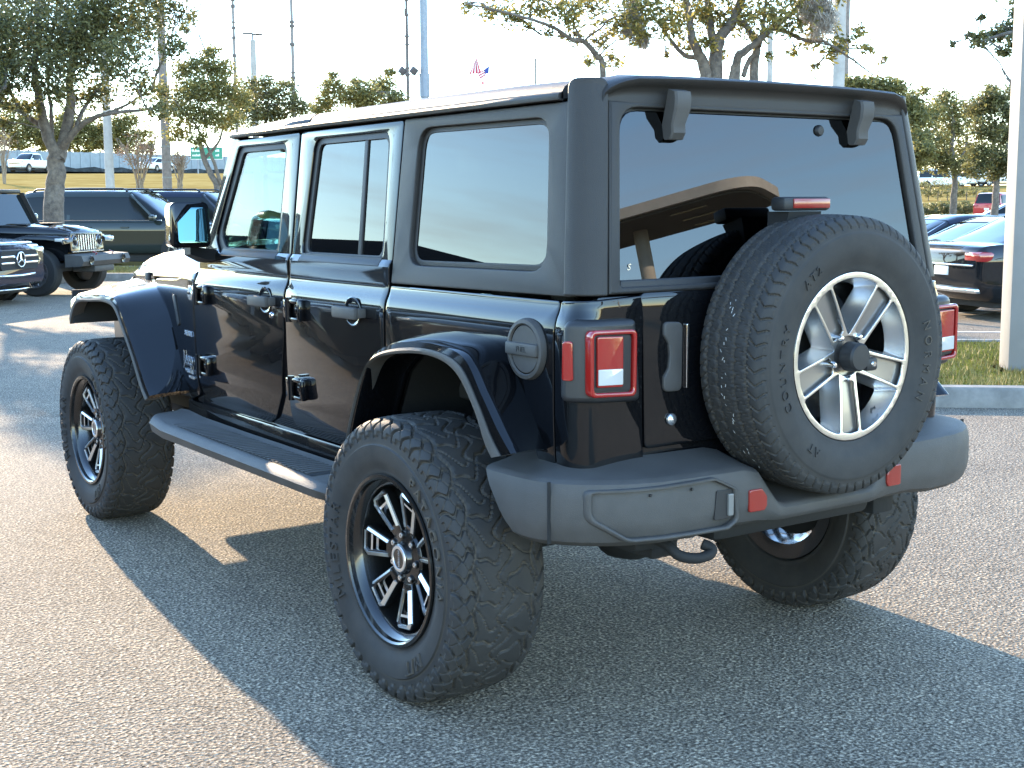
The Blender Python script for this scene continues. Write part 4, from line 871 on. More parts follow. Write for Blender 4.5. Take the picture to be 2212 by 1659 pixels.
# kerbed island on the right: kerb face runs along U, grass behind along V
U = Vector((0.745, -0.667, 0)); V = Vector((0.667, 0.745, 0)); K0 = Vector((5.251, 2.786, 0))
def kerb_island(P0, u0, u1, v1, name_i, gm, r=0.35):
    def loc(u, v, z): p = P0+U*u+V*v; return (p.x, p.y, z)
    out = rpoly([(u0, 0), (u1, 0), (u1, v1), (u0, v1)], r, 6)
    cx, cy = (u0+u1)/2, v1/2
    def ins(d): return [(cx+(a-cx)*(1-d/abs(u1-cx)), cy+(b-cy)*(1-d/abs(cy))) for a, b in out]
    M = MB()
    rings = [[loc(a, b, 0.0) for a, b in out], [loc(a, b, 0.125) for a, b in ins(0.012)], [loc(a, b, 0.15) for a, b in ins(0.035)], [loc(a, b, 0.152) for a, b in ins(0.15)], [loc(a, b, 0.10) for a, b in ins(0.16)]]
    M.loft(rings, True, False); k = tag(M.build('kerb', CONC, None, 40), kind='structure')
    top = [loc(a, b, 0.135) for a, b in ins(0.152)]
    M = MB(); M.add(top, [tuple(range(len(top)))]); gsh = tag(M.build(name_i, gm, None, 40), kind='structure')
    return loc, ins(0.17)
locR, ringR = kerb_island(K0, -6.0, 7.0, 3.7, 'island_turf', GREENG)
def blades(name, pts, hmin, hmax, m, seed=1, wdt=0.006):
    r = random.Random(seed); M = MB(); vs = []; fs = []
    for p in pts:
        a = r.uniform(0, 2*PI); h = r.uniform(hmin, hmax); d = Vector((math.cos(a), math.sin(a), 0))*wdt; le = Vector((r.uniform(-1, 1), r.uniform(-1, 1), 0))*h*0.5
        b = len(vs); p = Vector(p); vs += [p-d, p+d, p+le+Vector((0, 0, h))]; fs.append((b, b+1, b+2))
    M.add(vs, fs); return tag(M.build(name, m, None, None, fix=False), kind='stuff')
BLADE = mat('grass_blade', (0.13, 0.11, 0.025), 0.8, col2=(0.36, 0.27, 0.085), vscale=2.2)
r_ = random.Random(5)
pts = [locR(r_.uniform(-3.5, 6.7), 0.16+3.3*r_.random()**1.4, 0.13) for _ in range(26000)]
blades('grass', pts, 0.02, 0.075, BLADE, 2)
# island on the left beyond the parked off-roader
K1 = atz(246, 606); K1.z = 0
locL, ringL = kerb_island(Vector((K1.x, K1.y, 0))-U*1.0, -1.5, 6, 3.4, 'island_turf', GREENG)
pts = [locL(r_.uniform(-1.2, 5.7), 0.16+3.0*r_.random(), 0.13) for _ in range(9000)]
blades('grass', pts, 0.03, 0.09, BLADE, 3, 0.010)
# stripes of sunlight on the asphalt at right, painted as pale strips
SUNSTRIPE = mat('sunlit_stripe_white', (0.62, 0.61, 0.58), 0.7, var=0.25, vscale=25)
for k in range(3):
    P = Vector((10.2, 6.4, 0))+V*2.75*k; M = MB(); e = V*0.05
    M.add([(q.x, q.y, 0.004) for q in (P-e, P+U*5-e, P+U*5+e, P+e)], [(0, 1, 2, 3)]); tag(M.build('sunlit_stripe', SUNSTRIPE, None, None), kind='structure')

# ------------------------------------------------------------------ trees
def leaf_mat(name, c1, c2, tr):
    m = bpy.data.materials.new(name); m.use_nodes = True; n = m.node_tree.nodes; l = m.node_tree.links.new; n.clear()
    o = n.new('ShaderNodeOutputMaterial'); d = n.new('ShaderNodeBsdfPrincipled'); t = n.new('ShaderNodeBsdfTranslucent'); mi = n.new('ShaderNodeMixShader'); mi.inputs[0].default_value = tr
    g = n.new('ShaderNodeNewGeometry'); r = n.new('ShaderNodeValToRGB'); e = r.color_ramp.elements
    e[0].color = (*c1, 1); e[1].color = (*c2, 1); e[0].position = 0.1; e[1].position = 0.95
    l(g.outputs['Random Per Island'], r.inputs[0]); l(r.outputs[0], d.inputs['Base Color']); l(r.outputs[0], t.inputs[0]); d.inputs['Roughness'].default_value = 0.45
    l(d.outputs[0], mi.inputs[1]); l(t.outputs[0], mi.inputs[2]); l(mi.outputs[0], o.inputs[0]); return m
LEAFD = leaf_mat('dark_oak_leaf', (0.075, 0.078, 0.030), (0.22, 0.20, 0.07), 0.52)
LEAFY = leaf_mat('olive_leaf', (0.11, 0.11, 0.034), (0.30, 0.26, 0.085), 0.55)
LEAFG = leaf_mat('golden_oak_leaf', (0.10, 0.095, 0.026), (0.34, 0.28, 0.075), 0.55)
LEAFB = leaf_mat('brown_dry_leaf', (0.14, 0.085, 0.055), (0.26, 0.17, 0.11), 0.3)
MOSSM = leaf_mat('grey_hanging_moss', (0.32, 0.28, 0.24), (0.55, 0.49, 0.42), 0.4)
def leaves_mesh(clumps, n, size, seed, elong=0.42, sub=22, spread=0.20, hang=0.0):
    """clumps: (centre, (rx, ry, rz)); leaves sit in small tufts spread through each clump"""
    r = np.random.default_rng(seed); C_ = []; tot = sum(c[1][0]*c[1][2] for c in clumps)
    for ce, ra in clumps:
        k = max(4, int(n*ra[0]*ra[2]/tot)); ns = max(2, k//sub)
        d = r.normal(size=(ns, 3)); d /= np.linalg.norm(d, axis=1)[:, None]; d *= (r.random((ns, 1))**0.45)
        subc = np.array(ce)+d*np.array(ra)
        idx = r.integers(0, ns, k); sp = spread*(ra[0]+ra[2])/2
        C_.append(subc[idx]+r.normal(size=(k, 3))*sp*np.array([1, 1, 0.7]))
    P = np.concatenate(C_); N = len(P)
    a = r.normal(size=(N, 3)); a[:, 2] = a[:, 2]*0.7-hang; a /= np.linalg.norm(a, axis=1)[:, None]
    b = r.normal(size=(N, 3)); b -= a*(a*b).sum(1)[:, None]; b /= np.linalg.norm(b, axis=1)[:, None]
    L_ = size*(0.6+0.8*r.random((N, 1))); Wd = L_*elong
    v = np.stack([P-a*L_/2, P+b*Wd/2+a*L_*0.05, P+a*L_/2, P-b*Wd/2+a*L_*0.05], 1).reshape(-1, 3)
    me = bpy.data.meshes.new('crown'); me.vertices.add(len(v)); me.vertices.foreach_set('co', v.ravel().astype(np.float32))
    me.loops.add(4*N); me.loops.foreach_set('vertex_index', np.arange(4*N, dtype=np.int32))
    me.polygons.add(N); me.polygons.foreach_set('loop_start', np.arange(0, 4*N, 4, dtype=np.int32)); me.polygons.foreach_set('loop_total', np.full(N, 4, dtype=np.int32))
    me.update(); me.validate(); return me
def limb(M, pts, r0, r1, n=8, jit=0.0, seed=0):
    rr = random.Random(seed); c = catmull(pts, 5); q = []
    for i, p in enumerate(c):
        t = i/(len(c)-1); k = Vector((rr.uniform(-1, 1), rr.uniform(-1, 1), rr.uniform(-1, 1)))*jit*(0 < i < len(c)-1); q.append(p+k)
    M.tube(q, [r0+(r1-r0)*(i/(len(c)-1)) for i in range(len(c))], n)
def tree(name, label, d, limbs, clumps, nleaf, size, m, group='trees round the lot', seed=1, cat='tree', base=None, dspread=1.0, elong=0.42, bark=None, twigs=True, spread=0.20, sub=22):
    """limbs: list of (pixel polyline, r0, r1, depth offset at the tip) at distance d; clumps: (px, py, radius px[, depth off])"""
    ppm = FPX/d; b = base if base is not None else limbs[0][0][0]
    root = at(b[0], b[1], d); zg = terr(root.x, root.y); root.z = zg
    t = empty(name, root, 0, label, cat, group)
    M = MB(); tips = []
    for li, (pl, r0, r1, dz) in enumerate(limbs):
        pts = [at(px, py, d+dz*(i/(max(1, len(pl)-1)))) for i, (px, py) in enumerate(pl)]
        if li == 0: pts = [Vector((pts[0].x, pts[0].y, zg-0.1))]+[p for p in pts if p.z > zg+0.3]
        limb(M, [p-root for p in pts], r0, r1, 9, 0.012*r0/0.1, seed*31+li); tips += [p-root for p in pts[1:]]
    rr = random.Random(seed); cl = []
    for c in clumps:
        R = c[2]/ppm; off = c[3] if len(c) > 3 else rr.uniform(-1, 1)*dspread
        p = at(c[0], c[1], d+off)-root; cl.append((p, (R, R, R*0.8)))
        if twigs and tips:
            q = min(tips, key=lambda z: (z-p).length); mid = q.lerp(p, 0.5)+Vector((0, 0, 0.1*(p-q).length))
            limb(M, [q, mid, p], max(0.012, 0.018*(p-q).length), 0.006, 5, 0.02, seed+int(c[0]))
            for _ in range(4):
                e = p+Vector((rr.uniform(-1, 1), rr.uniform(-1, 1), rr.uniform(-0.6, 0.9)))*R*0.9; limb(M, [mid.lerp(p, rr.uniform(0.3, 1)), p.lerp(e, 0.5)+Vector((0, 0, 0.03)), e], 0.012, 0.004, 4, 0.015, seed+7)
    M.build('trunk', bark or BARK, t, 60)
    link('crown', leaves_mesh(cl, nleaf, size, seed, elong, sub, spread), m, t, None)
    return t
G_L = 'trees left of the off-roader'; G_R = 'trees right of the off-roader'
big = [(60, 55, 85), (150, 60, 85), (235, 35, 80), (320, 40, 60), (20, 165, 60), (105, 150, 65), (185, 125, 70), (255, 130, 60), (305, 190, 42), (60, 235, 30), (215, 200, 45), (10, 60, 60), (140, -20, 80), (40, -20, 80), (240, -30, 80), (330, -20, 60), (375, 100, 40), (395, 30, 35), (345, 235, 30), (120, 200, 40), (-60, 90, 80), (-70, 0, 80), (5, 270, 26), (175, 215, 30), (40, 110, 60), (130, 100, 70), (200, 60, 70), (280, 85, 55)]
tree('oak_tree', 'dense dark green oak with a forked grey trunk standing before the parked black vehicles', 27.0,
     [([(120, 540), (118, 440), (120, 390), (124, 340)], 0.235, 0.17, 0), ([(124, 345), (100, 285), (84, 211), (74, 149), (84, 50), (70, -80)], 0.13, 0.03, -0.4), ([(126, 345), (139, 298), (153, 216), (150, 174), (175, 60), (190, -100)], 0.14, 0.03, 0.5),
      ([(108, 300), (97, 280), (50, 243), (15, 193), (-30, 150)], 0.075, 0.02, 0.6), ([(70, 258), (40, 240), (0, 228), (-40, 220)], 0.04, 0.015, 1), ([(135, 320), (150, 298), (179, 268), (223, 248), (317, 236), (350, 232)], 0.085, 0.015, -0.8),
      ([(205, 253), (245, 240), (288, 218), (330, 190)], 0.045, 0.012, 0.4), ([(160, 290), (174, 248), (203, 203), (240, 150)], 0.055, 0.02, 1.2), ([(112, 300), (110, 230), (104, 190), (110, 100)], 0.05, 0.02, 1.0)],
     big, 36000, 0.095, LEAFD, G_L, 3, dspread=1.6, sub=11, spread=0.28)
tree('oak_tree', 'oak branches reaching in at the left edge of the picture', 25.0, [([(-180, 560), (-175, 400), (-165, 330), (-150, 250)], 0.20, 0.10, 0), ([(-165, 330), (-80, 240), (10, 190)], 0.08, 0.02, 0), ([(-150, 260), (-210, 150), (-230, 60)], 0.08, 0.02, 0)], [(-250, 150, 80), (-170, 90, 90), (-80, 130, 85), (-20, 190, 60), (-290, 230, 70), (-130, 210, 70), (15, 140, 35), (-50, 60, 70), (-190, 10, 80), (-70, 260, 50), (15, 225, 26)], 20000, 0.10, LEAFD, G_L, 91, dspread=2.2)
tree('olive_tree', 'yellow green tree behind the wooden pole left of the roof', 44.0,
     [([(470, 410), (455, 375), (440, 340), (430, 300)], 0.12, 0.07, 0), ([(440, 345), (470, 310), (480, 280), (478, 230)], 0.06, 0.02, 0.5), ([(478, 400), (462, 350), (440, 300), (415, 260)], 0.07, 0.02, -0.5)],
     [(405, 200, 45), (450, 190, 45), (490, 200, 40), (420, 250, 42), (465, 250, 42), (395, 150, 30), (440, 140, 35), (480, 150, 32), (520, 215, 30), (385, 285, 28), (500, 260, 28), (425, 300, 22), (370, 240, 28), (345, 200, 20), (455, 110, 20), (400, 60, 16), (415, 40, 14)], 15000, 0.12, LEAFY, G_L, 5, sub=11, spread=0.28)
tree('olive_tree', 'dark leafy tree behind the slim lamp post at the roof front', 52.0, [([(575, 420), (572, 300), (580, 230)], 0.12, 0.05, 0)],
     [(560, 215, 42), (605, 205, 40), (635, 225, 30), (580, 250, 34), (540, 250, 34), (605, 250, 30), (655, 235, 18), (570, 175, 20), (535, 185, 26), (620, 180, 16), (520, 225, 30)], 7000, 0.14, LEAFD, G_L, 6, sub=10, spread=0.3)
tree('olive_tree', 'sunlit rounded tree seen above the middle of the roof', 60.0, [([(780, 440), (780, 300), (790, 200)], 0.14, 0.05, 0)],
     [(715, 190, 28), (750, 205, 32), (790, 205, 32), (830, 185, 32), (700, 225, 26), (860, 215, 22), (845, 155, 14), (720, 160, 10), (770, 175, 14), (680, 235, 16), (890, 240, 14), (920, 228, 12), (790, 230, 30), (840, 220, 24)], 10000, 0.15, LEAFY, G_L, 8, sub=10, spread=0.32)
tree('far_tree', 'hazy tree line crown low behind the roof beside the flag', 100.0, [([(985, 440), (985, 240)], 0.15, 0.06, 0)], [(960, 232, 18), (1000, 230, 16), (1020, 222, 10), (940, 240, 14)], 900, 0.22, LEAFY, G_L, 9, twigs=False)
for k, (x, y, lab, mm) in enumerate(((40, 262, 'pale olive tree behind the grey wall above the white pickup', LEAFY), (150, 272, 'olive tree behind the grey wall between oak trunk and concrete pole', LEAFY), (255, 275, 'bushy green tree behind the grey wall right of the concrete pole', LEAFY))):
    tree('far_tree', lab, 205.0, [([(x, 350), (x, 280)], 0.35, 0.2, 0)], [(x-45, y+10, 35), (x, y-12, 40), (x+40, y+8, 36), (x-15, y+35, 38), (x+25, y+38, 34), (x-60, y+35, 28), (x+60, y+40, 26), (x, y+15, 40)], 8000, 0.50, mm, G_L, 20+k, twigs=False)
def bare_shrub(x, y, d, h, label, seed, m=LEAFB, wide=40, nl=900):
    b = at(x, y, d); z = terr(b.x, b.y); b.z = z; t = empty('bare_shrub', b, 0, label, 'shrub', 'bare winter shrubs on the grass'); M = MB(); rr = random.Random(seed); cl = []
    for k in range(13):
        a = rr.uniform(0, 2*PI); s_ = rr.uniform(0.2, 1)*wide/FPX*d; e = Vector((math.cos(a)*s_, math.sin(a)*s_, h*rr.uniform(0.75, 1.05)))
        mid = Vector((e.x*0.35, e.y*0.35, e.z*0.5)); limb(M, [Vector((e.x*0.1, e.y*0.1, -0.1)), mid, e], 0.045, 0.012, 6, 0.04, seed+k)
        for q in range(5):
            o = mid.lerp(e, rr.uniform(0.2, 1)); f = o+Vector((rr.uniform(-1, 1)*0.5, rr.uniform(-1, 1)*0.5, rr.uniform(0.2, 0.8))); limb(M, [o, o.lerp(f, 0.5), f], 0.018, 0.006, 4, 0.04, seed+k*9+q)
        cl.append((e, (0.5, 0.5, 0.5)))
    M.build('trunk', mat('pale_bark', (0.25, 0.19, 0.13), 0.9) if 'pale_bark' not in bpy.data.materials else bpy.data.materials['pale_bark'], t, 60); link('crown', leaves_mesh(cl, nl, 0.10, seed, 0.3), m, t, None)
bare_shrub(302, 398, 56, 2.3, 'bare brown crepe myrtle with many thin stems beside the concrete pole', 41)
bare_shrub(390, 400, 56, 1.9, 'bare thin shrub at the foot of the banded wooden pole', 42, wide=22, nl=120)
bare_shrub(8, 370, 80, 2.8, 'reddish bare shrub at the left edge by the pickup', 43, wide=25, nl=300)

# oak with hanging moss beyond the roof on the right
OK_D = 24.0
oakc = [(1010, 12, 22), (1060, 22, 30), (1110, 35, 32), (1165, 20, 40), (1225, 30, 42), (1280, 20, 45), (1330, 55, 38), (1240, 80, 28), (1290, 95, 26), (1320, 130, 24), (1270, 140, 18), (1390, 20, 50), (1445, 45, 48), (1500, 25, 55), (1560, 35, 55), (1610, 45, 40), (1480, 90, 30), (1535, 95, 25), (1665, 30, 45), (1710, 55, 40), (1760, 85, 32), (1800, 110, 28), (1835, 85, 26), (1790, 60, 22), (1870, 100, 20), (1760, 145, 16), (1745, 20, 40), (1380, 80, 22), (1660, 120, 16), (1715, 110, 18), (1100, -40, 60), (1250, -50, 80), (1420, -60, 90), (1580, -60, 90), (1720, -50, 80), (1820, -20, 40), (1140, 62, 14), (1185, 70, 14), (1905, 130, 12), (1860, 60, 16), (1640, 80, 22), (1560, 120, 12), (1440, 120, 12)]
OAK = tree('oak_tree', 'large sunlit oak with several pale trunks and hanging moss beyond the roof', OK_D,
     [([(1545, 430), (1545, 165), (1547, 110), (1560, 75), (1590, 30), (1610, -40)], 0.16, 0.07, 0.2), ([(1530, 300), (1523, 160), (1505, 110), (1490, 60), (1480, -30)], 0.13, 0.05, -0.3), ([(1547, 115), (1535, 60), (1528, 0), (1520, -60)], 0.09, 0.04, 0.6),
      ([(1505, 125), (1480, 120), (1455, 95), (1430, 60), (1400, 25)], 0.05, 0.02, 0.5), ([(1300, 420), (1302, 160), (1288, 120), (1262, 90), (1235, 85), (1195, 60), (1140, 40), (1060, 20), (1005, 8)], 0.065, 0.012, -1.0), ([(1262, 90), (1220, 80), (1170, 76)], 0.02, 0.008, 0.3), ([(1255, 85), (1240, 55), (1228, 30)], 0.02, 0.008, 0.3),
      ([(1625, 430), (1628, 160), (1634, 105), (1620, 70), (1600, 45)], 0.10, 0.04, 0.4), ([(1585, 400), (1590, 150), (1605, 115), (1632, 95), (1670, 60), (1720, 20), (1745, -30)], 0.09, 0.03, -0.4), ([(1605, 165), (1618, 130), (1630, 118)], 0.05, 0.04, 0), ([(1570, 300), (1580, 165), (1590, 135), (1597, 118)], 0.05, 0.045, -0.2),
      ([(1640, 100), (1650, 50), (1655, -20)], 0.05, 0.02, 0.4), ([(1670, 62), (1700, 70), (1740, 88), (1780, 90), (1830, 120), (1870, 150), (1890, 165)], 0.045, 0.008, -0.5), ([(1760, 90), (1830, 110), (1850, 140), (1865, 160)], 0.015, 0.006, 0.2), ([(1830, 105), (1880, 108), (1910, 140)], 0.014, 0.005, 0.2)],
     oakc, 15000, 0.11, LEAFG, G_R, 12, dspread=1.2, elong=0.36, sub=8, spread=0.34)
b0 = OAK.location
mo = []
for (x, y, r) in ((1365, 30, 20), (1380, 60, 16), (1355, 70, 12), (1390, 90, 12), (1775, 15, 20), (1765, 50, 16), (1785, 40, 16), (1755, 10, 18), (1740, 30, 12)):
    p = at(x, y, OK_D-0.4)-b0; R = r/FPX*OK_D; mo.append((p, (R, R, R*2.2)))
link('hanging_moss', leaves_mesh(mo, 6000, 0.16, 77, 0.10, 14, 0.22, hang=1.6), MOSSM, OAK, None)
tree('oak_tree', 'leafy branch ends hanging into the top right corner', 19.0, [([(2330, 560), (2320, 200), (2280, 90), (2200, 70), (2110, 90)], 0.13, 0.01, 0)],
     [(2110, 88, 18), (2140, 80, 22), (2175, 65, 26), (2200, 85, 24), (2165, 110, 18), (2120, 40, 10), (2200, 30, 24), (2235, 60, 40), (2260, 0, 60), (2200, 165, 10), (2090, 78, 10), (2060, 95, 8), (2185, 185, 7)], 3600, 0.085, LEAFD, G_R, 14, dspread=0.6, sub=8, spread=0.34)
rts = [(1870, 200, 'light green tree nearest the back corner of the roof', 42.0, [(1840, 185, 26), (1880, 190, 32), (1925, 200, 36), (1960, 225, 36), (1900, 225, 30), (1975, 260, 34), (1980, 300, 28), (1860, 215, 24), (1990, 330, 30), (1975, 350, 26)], LEAFY, 31),
       (2060, 300, 'broad olive tree above the white cars on the right', 50.0, [(2000, 250, 34), (2040, 235, 40), (2010, 300, 38), (2060, 280, 42), (2030, 335, 30), (2080, 330, 34), (2090, 240, 38), (2000, 345, 30), (2040, 355, 30), (2085, 358, 30), (2045, 205, 18), (1995, 195, 16)], LEAFY, 32),
       (2150, 300, 'taller leafy tree just left of the white post', 46.0, [(2120, 230, 32), (2150, 215, 32), (2180, 240, 30), (2130, 280, 36), (2170, 290, 34), (2115, 330, 32), (2160, 340, 30), (2195, 200, 22), (2110, 362, 28), (2150, 372, 24), (2190, 360, 30), (2140, 195, 16)], LEAFD, 33)]
for (x, y, lab, d, cl, mm, sd_) in rts:
    tree('olive_tree', lab, d, [([(x, 440), (x+3, 380), (x-4, 320), (x, 260)], 0.15, 0.06, 0), ([(x, 370), (x+25, 320), (x+30, 270)], 0.06, 0.02, 0.5), ([(x, 360), (x-22, 320), (x-35, 290)], 0.06, 0.02, -0.4)], cl, 13500, 0.13, mm, G_R, sd_, sub=11, spread=0.28)
# clipped hedges beyond the far lot
def hedge(label, x0, x1, ytop, ybot, d, m, n, seed):
    a = at(x0, ybot, d); b = at(x1, ybot, d); c = (a+b)/2; z = terr(c.x, c.y); t = empty('hedge', (c.x, c.y, z), 0, label, 'hedge', 'hedges beyond the far lot')
    h = at(x0, ytop, d).z-z; cl = []; k = max(3, int((b-a).length/(h*0.7)))
    for q in range(k+1): cl.append((a.lerp(b, q/k)-Vector((c.x, c.y, a.lerp(b, q/k).z))+Vector((0, 0, h*0.5)), (h*0.55, h*0.7, h*0.42)))
    M = MB()
    for q in range(k+1): p = cl[q][0]; M.tube([(p.x, p.y, -0.1), (p.x, p.y, h*0.6)], 0.04, 5)
    M.build('stem', BARK, t); link('foliage', leaves_mesh(cl, n, 0.16, seed, 0.5), m, t, None)
hedge('long dark clipped hedge behind the far lot on the right', 1990, 2125, 432, 462, 88, LEAFD, 4200, 51)
hedge('low brown shrub bed under the white cars on the right', 1985, 2150, 402, 420, 118, LEAFD, 2600, 52)
hedge('yellow green shrubs in front of the white van at right', 1985, 2060, 385, 402, 128, LEAFY, 1500, 53)
# ------------------------------------------------------------------ walls, poles, sign, flag
wa = Vector(at(-160, 330, 148)); wb = Vector(at(620, 350, 190))
nW = 38; t = empty('noise_wall', (wa.x, wa.y, 0), 0, 'long pale grey panelled concrete wall along the road at left', 'wall')
M = MB(); dirw = (wb-wa); dirw.z = 0; Lw = dirw.length; dirw.normalize(); nrm = Vector((dirw.y, -dirw.x, 0))
def wtop(q): return 8.15+0.15*q
for k in range(nW):
    q0, q1 = k/nW, (k+1)/nW; p0 = dirw*Lw*q0; p1 = dirw*Lw*q1
    vs = []
    for p, q in ((p0, q0), (p1, q0)):
        for o in (0.0, 0.15):
            for z in (4.6, wtop(q)): e = p+nrm*o; vs.append((e.x, e.y, z))
    M.add(vs, [(0, 1, 5, 4), (2, 6, 7, 3), (1, 3, 7, 5), (0, 4, 6, 2), (0, 2, 3, 1), (4, 5, 7, 6)])
M.build('wall_panels', WALLM, t, 20)
M = MB()
for k in range(nW+1):
    p = dirw*Lw*k/nW; e = nrm*0.26; f = dirw*0.16; z1 = wtop(k/nW)+0.05
    vs = [((p+a+b).x, (p+a+b).y, z) for z in (4.6, z1) for a, b in ((-f, e*-0.3), (f, e*-0.3), (f, e), (-f, e))]
    M.add(vs, [(0, 1, 5, 4), (1, 2, 6, 5), (2, 3, 7, 6), (3, 0, 4, 7), (4, 5, 6, 7)])
M.build('wall_posts', WALLM, t, 20)
M = MB(); p0 = wa+nrm*0.5; vs = []
for q in range(41):
    p = wa+dirw*Lw*q/40; 
    for o, z in ((0.3, 0.95), (1.4, 0.75), (1.8, 0.0)): e = p+nrm*o; vs.append((e.x, e.y, terr(e.x, e.y)+z*(0.85+0.15*math.sin(q*2.1))))
fs = [(q*3+j, q*3+j+1, (q+1)*3+j+1, (q+1)*3+j) for q in range(40) for j in range(2)]
M.add(vs, fs); tag(M.build('verge', mat('dark_verge_planting', (0.05, 0.05, 0.045), 0.95, spec=0.0, var=0.4, vscale=2, bump=1, bscale=20, bdist=0.03), None, 60), kind='structure')
M = MB(); vs = []
for q in range(41):
    p = wa+dirw*Lw*q/40
    for o in (2.0, 12.0): e = p+nrm*o; vs.append((e.x, e.y, terr(e.x, e.y)+0.03))
M.add(vs, [(q*2, q*2+1, q*2+3, q*2+2) for q in range(40)]); tag(M.build('road', ASPH, None, 60), kind='structure')

def pole(name, label, px, ybase, d, r0, r1, ytop, m, cat='pole', group='poles behind the off-roader', n=16, knobs=0):
    b = at(px, ybase, d); z = terr(b.x, b.y)-0.2; top = at(px, ytop, d).z
    t = empty(name, (b.x, b.y, z), 0, label, cat, group); M = MB(); M.tube([(0, 0, 0), (0, 0, (top-z)*0.5), (0, 0, top-z)], [r0, (r0+r1)/2, r1], n); M.build('shaft', m, t, 60)
    if knobs:
        M = MB(); rr = random.Random(int(px))
        for k in range(knobs//3):
            h = (top-z)*rr.uniform(0.35, 0.99); a = rr.uniform(0, 2*PI); q = rr.uniform(0.06, 0.22); M.cyl((0, 0, h), (0, 0, h+q), r0*1.18, n=10)
            if rr.random() < 0.6: M.box(-0.02+math.cos(a)*r0*1.2, 0.02+math.cos(a)*r0*1.2, -0.03, 0.03, h, h+rr.uniform(0.15, 0.5))
        M.build('fittings', MASTM, t, 40)
    return t, top-z
pole('utility_pole', 'pale round concrete pole behind the oak at left', 238, 400, 44, 0.155, 0.10, -160, POLEC)
t, h = pole('utility_pole', 'grey wooden pole with metal bands behind the parked vehicles', 362, 410, 48, 0.17, 0.13, -170, WOODP)
M = MB()
for z in (1.6, 2.15, 2.7, 3.2, 7.0): M.cyl((0, 0, z), (0, 0, z+0.05), 0.175, n=18)
M.build('band', STEEL, t, 40)
M = MB(); M.box(0.13, 0.21, -0.04, 0.04, 4.4, 4.9); M.build('bracket', MASTM, t)
pole('radio_mast', 'slim knobbed mast rising above the olive tree', 517, 430, 95, 0.13, 0.09, -30, mat('grey_mast', (0.20, 0.18, 0.17), 0.7), knobs=26)
pole('radio_mast', 'tall thin mast with small fittings right of the lamp post', 641, 430, 90, 0.15, 0.10, 2, bpy.data.materials['grey_mast'], knobs=30)
pole('radio_mast', 'dark pointed mast beside the thick blue grey post', 885, 430, 85, 0.13, 0.09, 4, MASTM, knobs=24)
t, h = pole('light_pole', 'thick blue grey steel post cut off by the top edge', 921, 430, 38, 0.125, 0.105, -250, POLEG)
M = MB(); M.cyl((0, 0, 4.55), (0, 0, 5.2), 0.145, n=18); M.build('collar', POLEG, t)
M = MB(); zf = at(921, 155, 38).z-t.location.z
e = Vector((CR.x, CR.y, 0))
for sgn, q in ((-1, 0.30), (-1, 0.62)):
    p = e*(-q); M.box(-0.10, 0.10, -0.06, 0.06, -0.10, 0.10, 0.02, Matrix.Translation((p.x, p.y, zf-0.02)) @ Matrix.Rotation(0.7, 4, Vector((CF.x, CF.y, 0))))
M.tube([(0, 0, zf-0.12), (-e.x*0.7, -e.y*0.7, zf-0.12)], 0.015, 6); M.build('floodlight', MASTM, t)
t, h = pole('lamp_post', 'slim pale lamp post with a small flat double head', 557, 430, 58, 0.16, 0.12, 92, POLEC, 'lamp post')
M = MB(); M.cyl((0, 0, h), (0, 0, h+0.25), 0.05, n=10); M.build('neck', POLEG, t)
M = MB(); M.box(-0.42, 0.02, -0.12, 0.12, h+0.24, h+0.30, 0.02, Matrix.Rotation(-YAW, 4, 'Z')); M.box(0.02, 0.42, -0.12, 0.12, h+0.20, h+0.26, 0.02, Matrix.Rotation(-YAW, 4, 'Z')); M.build('lamp_head', MASTM, t)
pole('utility_pole', 'pale concrete pole standing behind the oak branches at right', 1805, 400, 40, 0.20, 0.17, -120, POLEC)
pole('utility_pole', 'thin pole close beside the pale concrete pole at right', 1822, 400, 55, 0.09, 0.08, -120, WOODP)
pole('utility_pole', 'slim pole between the oak trunks', 1658, 400, 45, 0.10, 0.09, 60, POLEC)
pole('utility_pole', 'short thin stub of a pole above the roof right of the flag', 1158, 430, 80, 0.06, 0.05, 131, MASTM)
# the square post in the island at right
sq = empty('light_pole', (6.865, 3.150, 0.10), math.radians(-42), 'wide square pale post standing on the kerbed grass island at right', 'pole', 'poles behind the off-roader')
M = MB(); M.box(-0.165, 0.165, -0.165, 0.165, 0, 7.5, 0.012); M.build('shaft', mat('painted_pole', (0.21, 0.205, 0.195), 0.6, var=0.06, vscale=4), sq, 40)
M = MB(); M.box(-0.24, 0.24, -0.24, 0.24, 0.0, 0.035, 0.006); M.build('base_plate', POLEG, sq)
# road sign
p = at(446, 331, 150); zg = terr(p.x, p.y)
sg = empty('road_sign', (p.x, p.y, zg), math.radians(-24), 'green highway direction sign on thin posts before the grey wall', 'sign')
hgt = p.z-zg; SGREEN = mat('sign_green', (0.0, 0.19, 0.115), 0.4); SWHITE = mat('sign_white', (0.75, 0.76, 0.75), 0.4)
M = MB(); M.box(-1.80, 1.80, 0, 0.05, hgt-0.70, hgt+0.70, 0.02); M.build('border', SWHITE, sg)
M = MB(); M.box(-1.74, 1.74, -0.012, 0.01, hgt-0.64, hgt+0.64); M.build('board', SGREEN, sg)
for x, z, ww in ((-0.95, 0.28, 1.3), (-1.15, -0.22, 0.8), (1.2, 0.28, 0.4), (1.2, -0.22, 0.4)):
    M = MB(); rr = random.Random(int(x*100)+int(z*100)); xx = x-ww/2
    while xx < x+ww/2:
        wl_ = rr.uniform(0.10, 0.17); M.box(xx, xx+wl_*0.7, -0.018, -0.012, hgt+z-0.12, hgt+z+rr.choice((0.06, 0.14))); xx += wl_
    M.build('sign_lettering', SWHITE, sg)
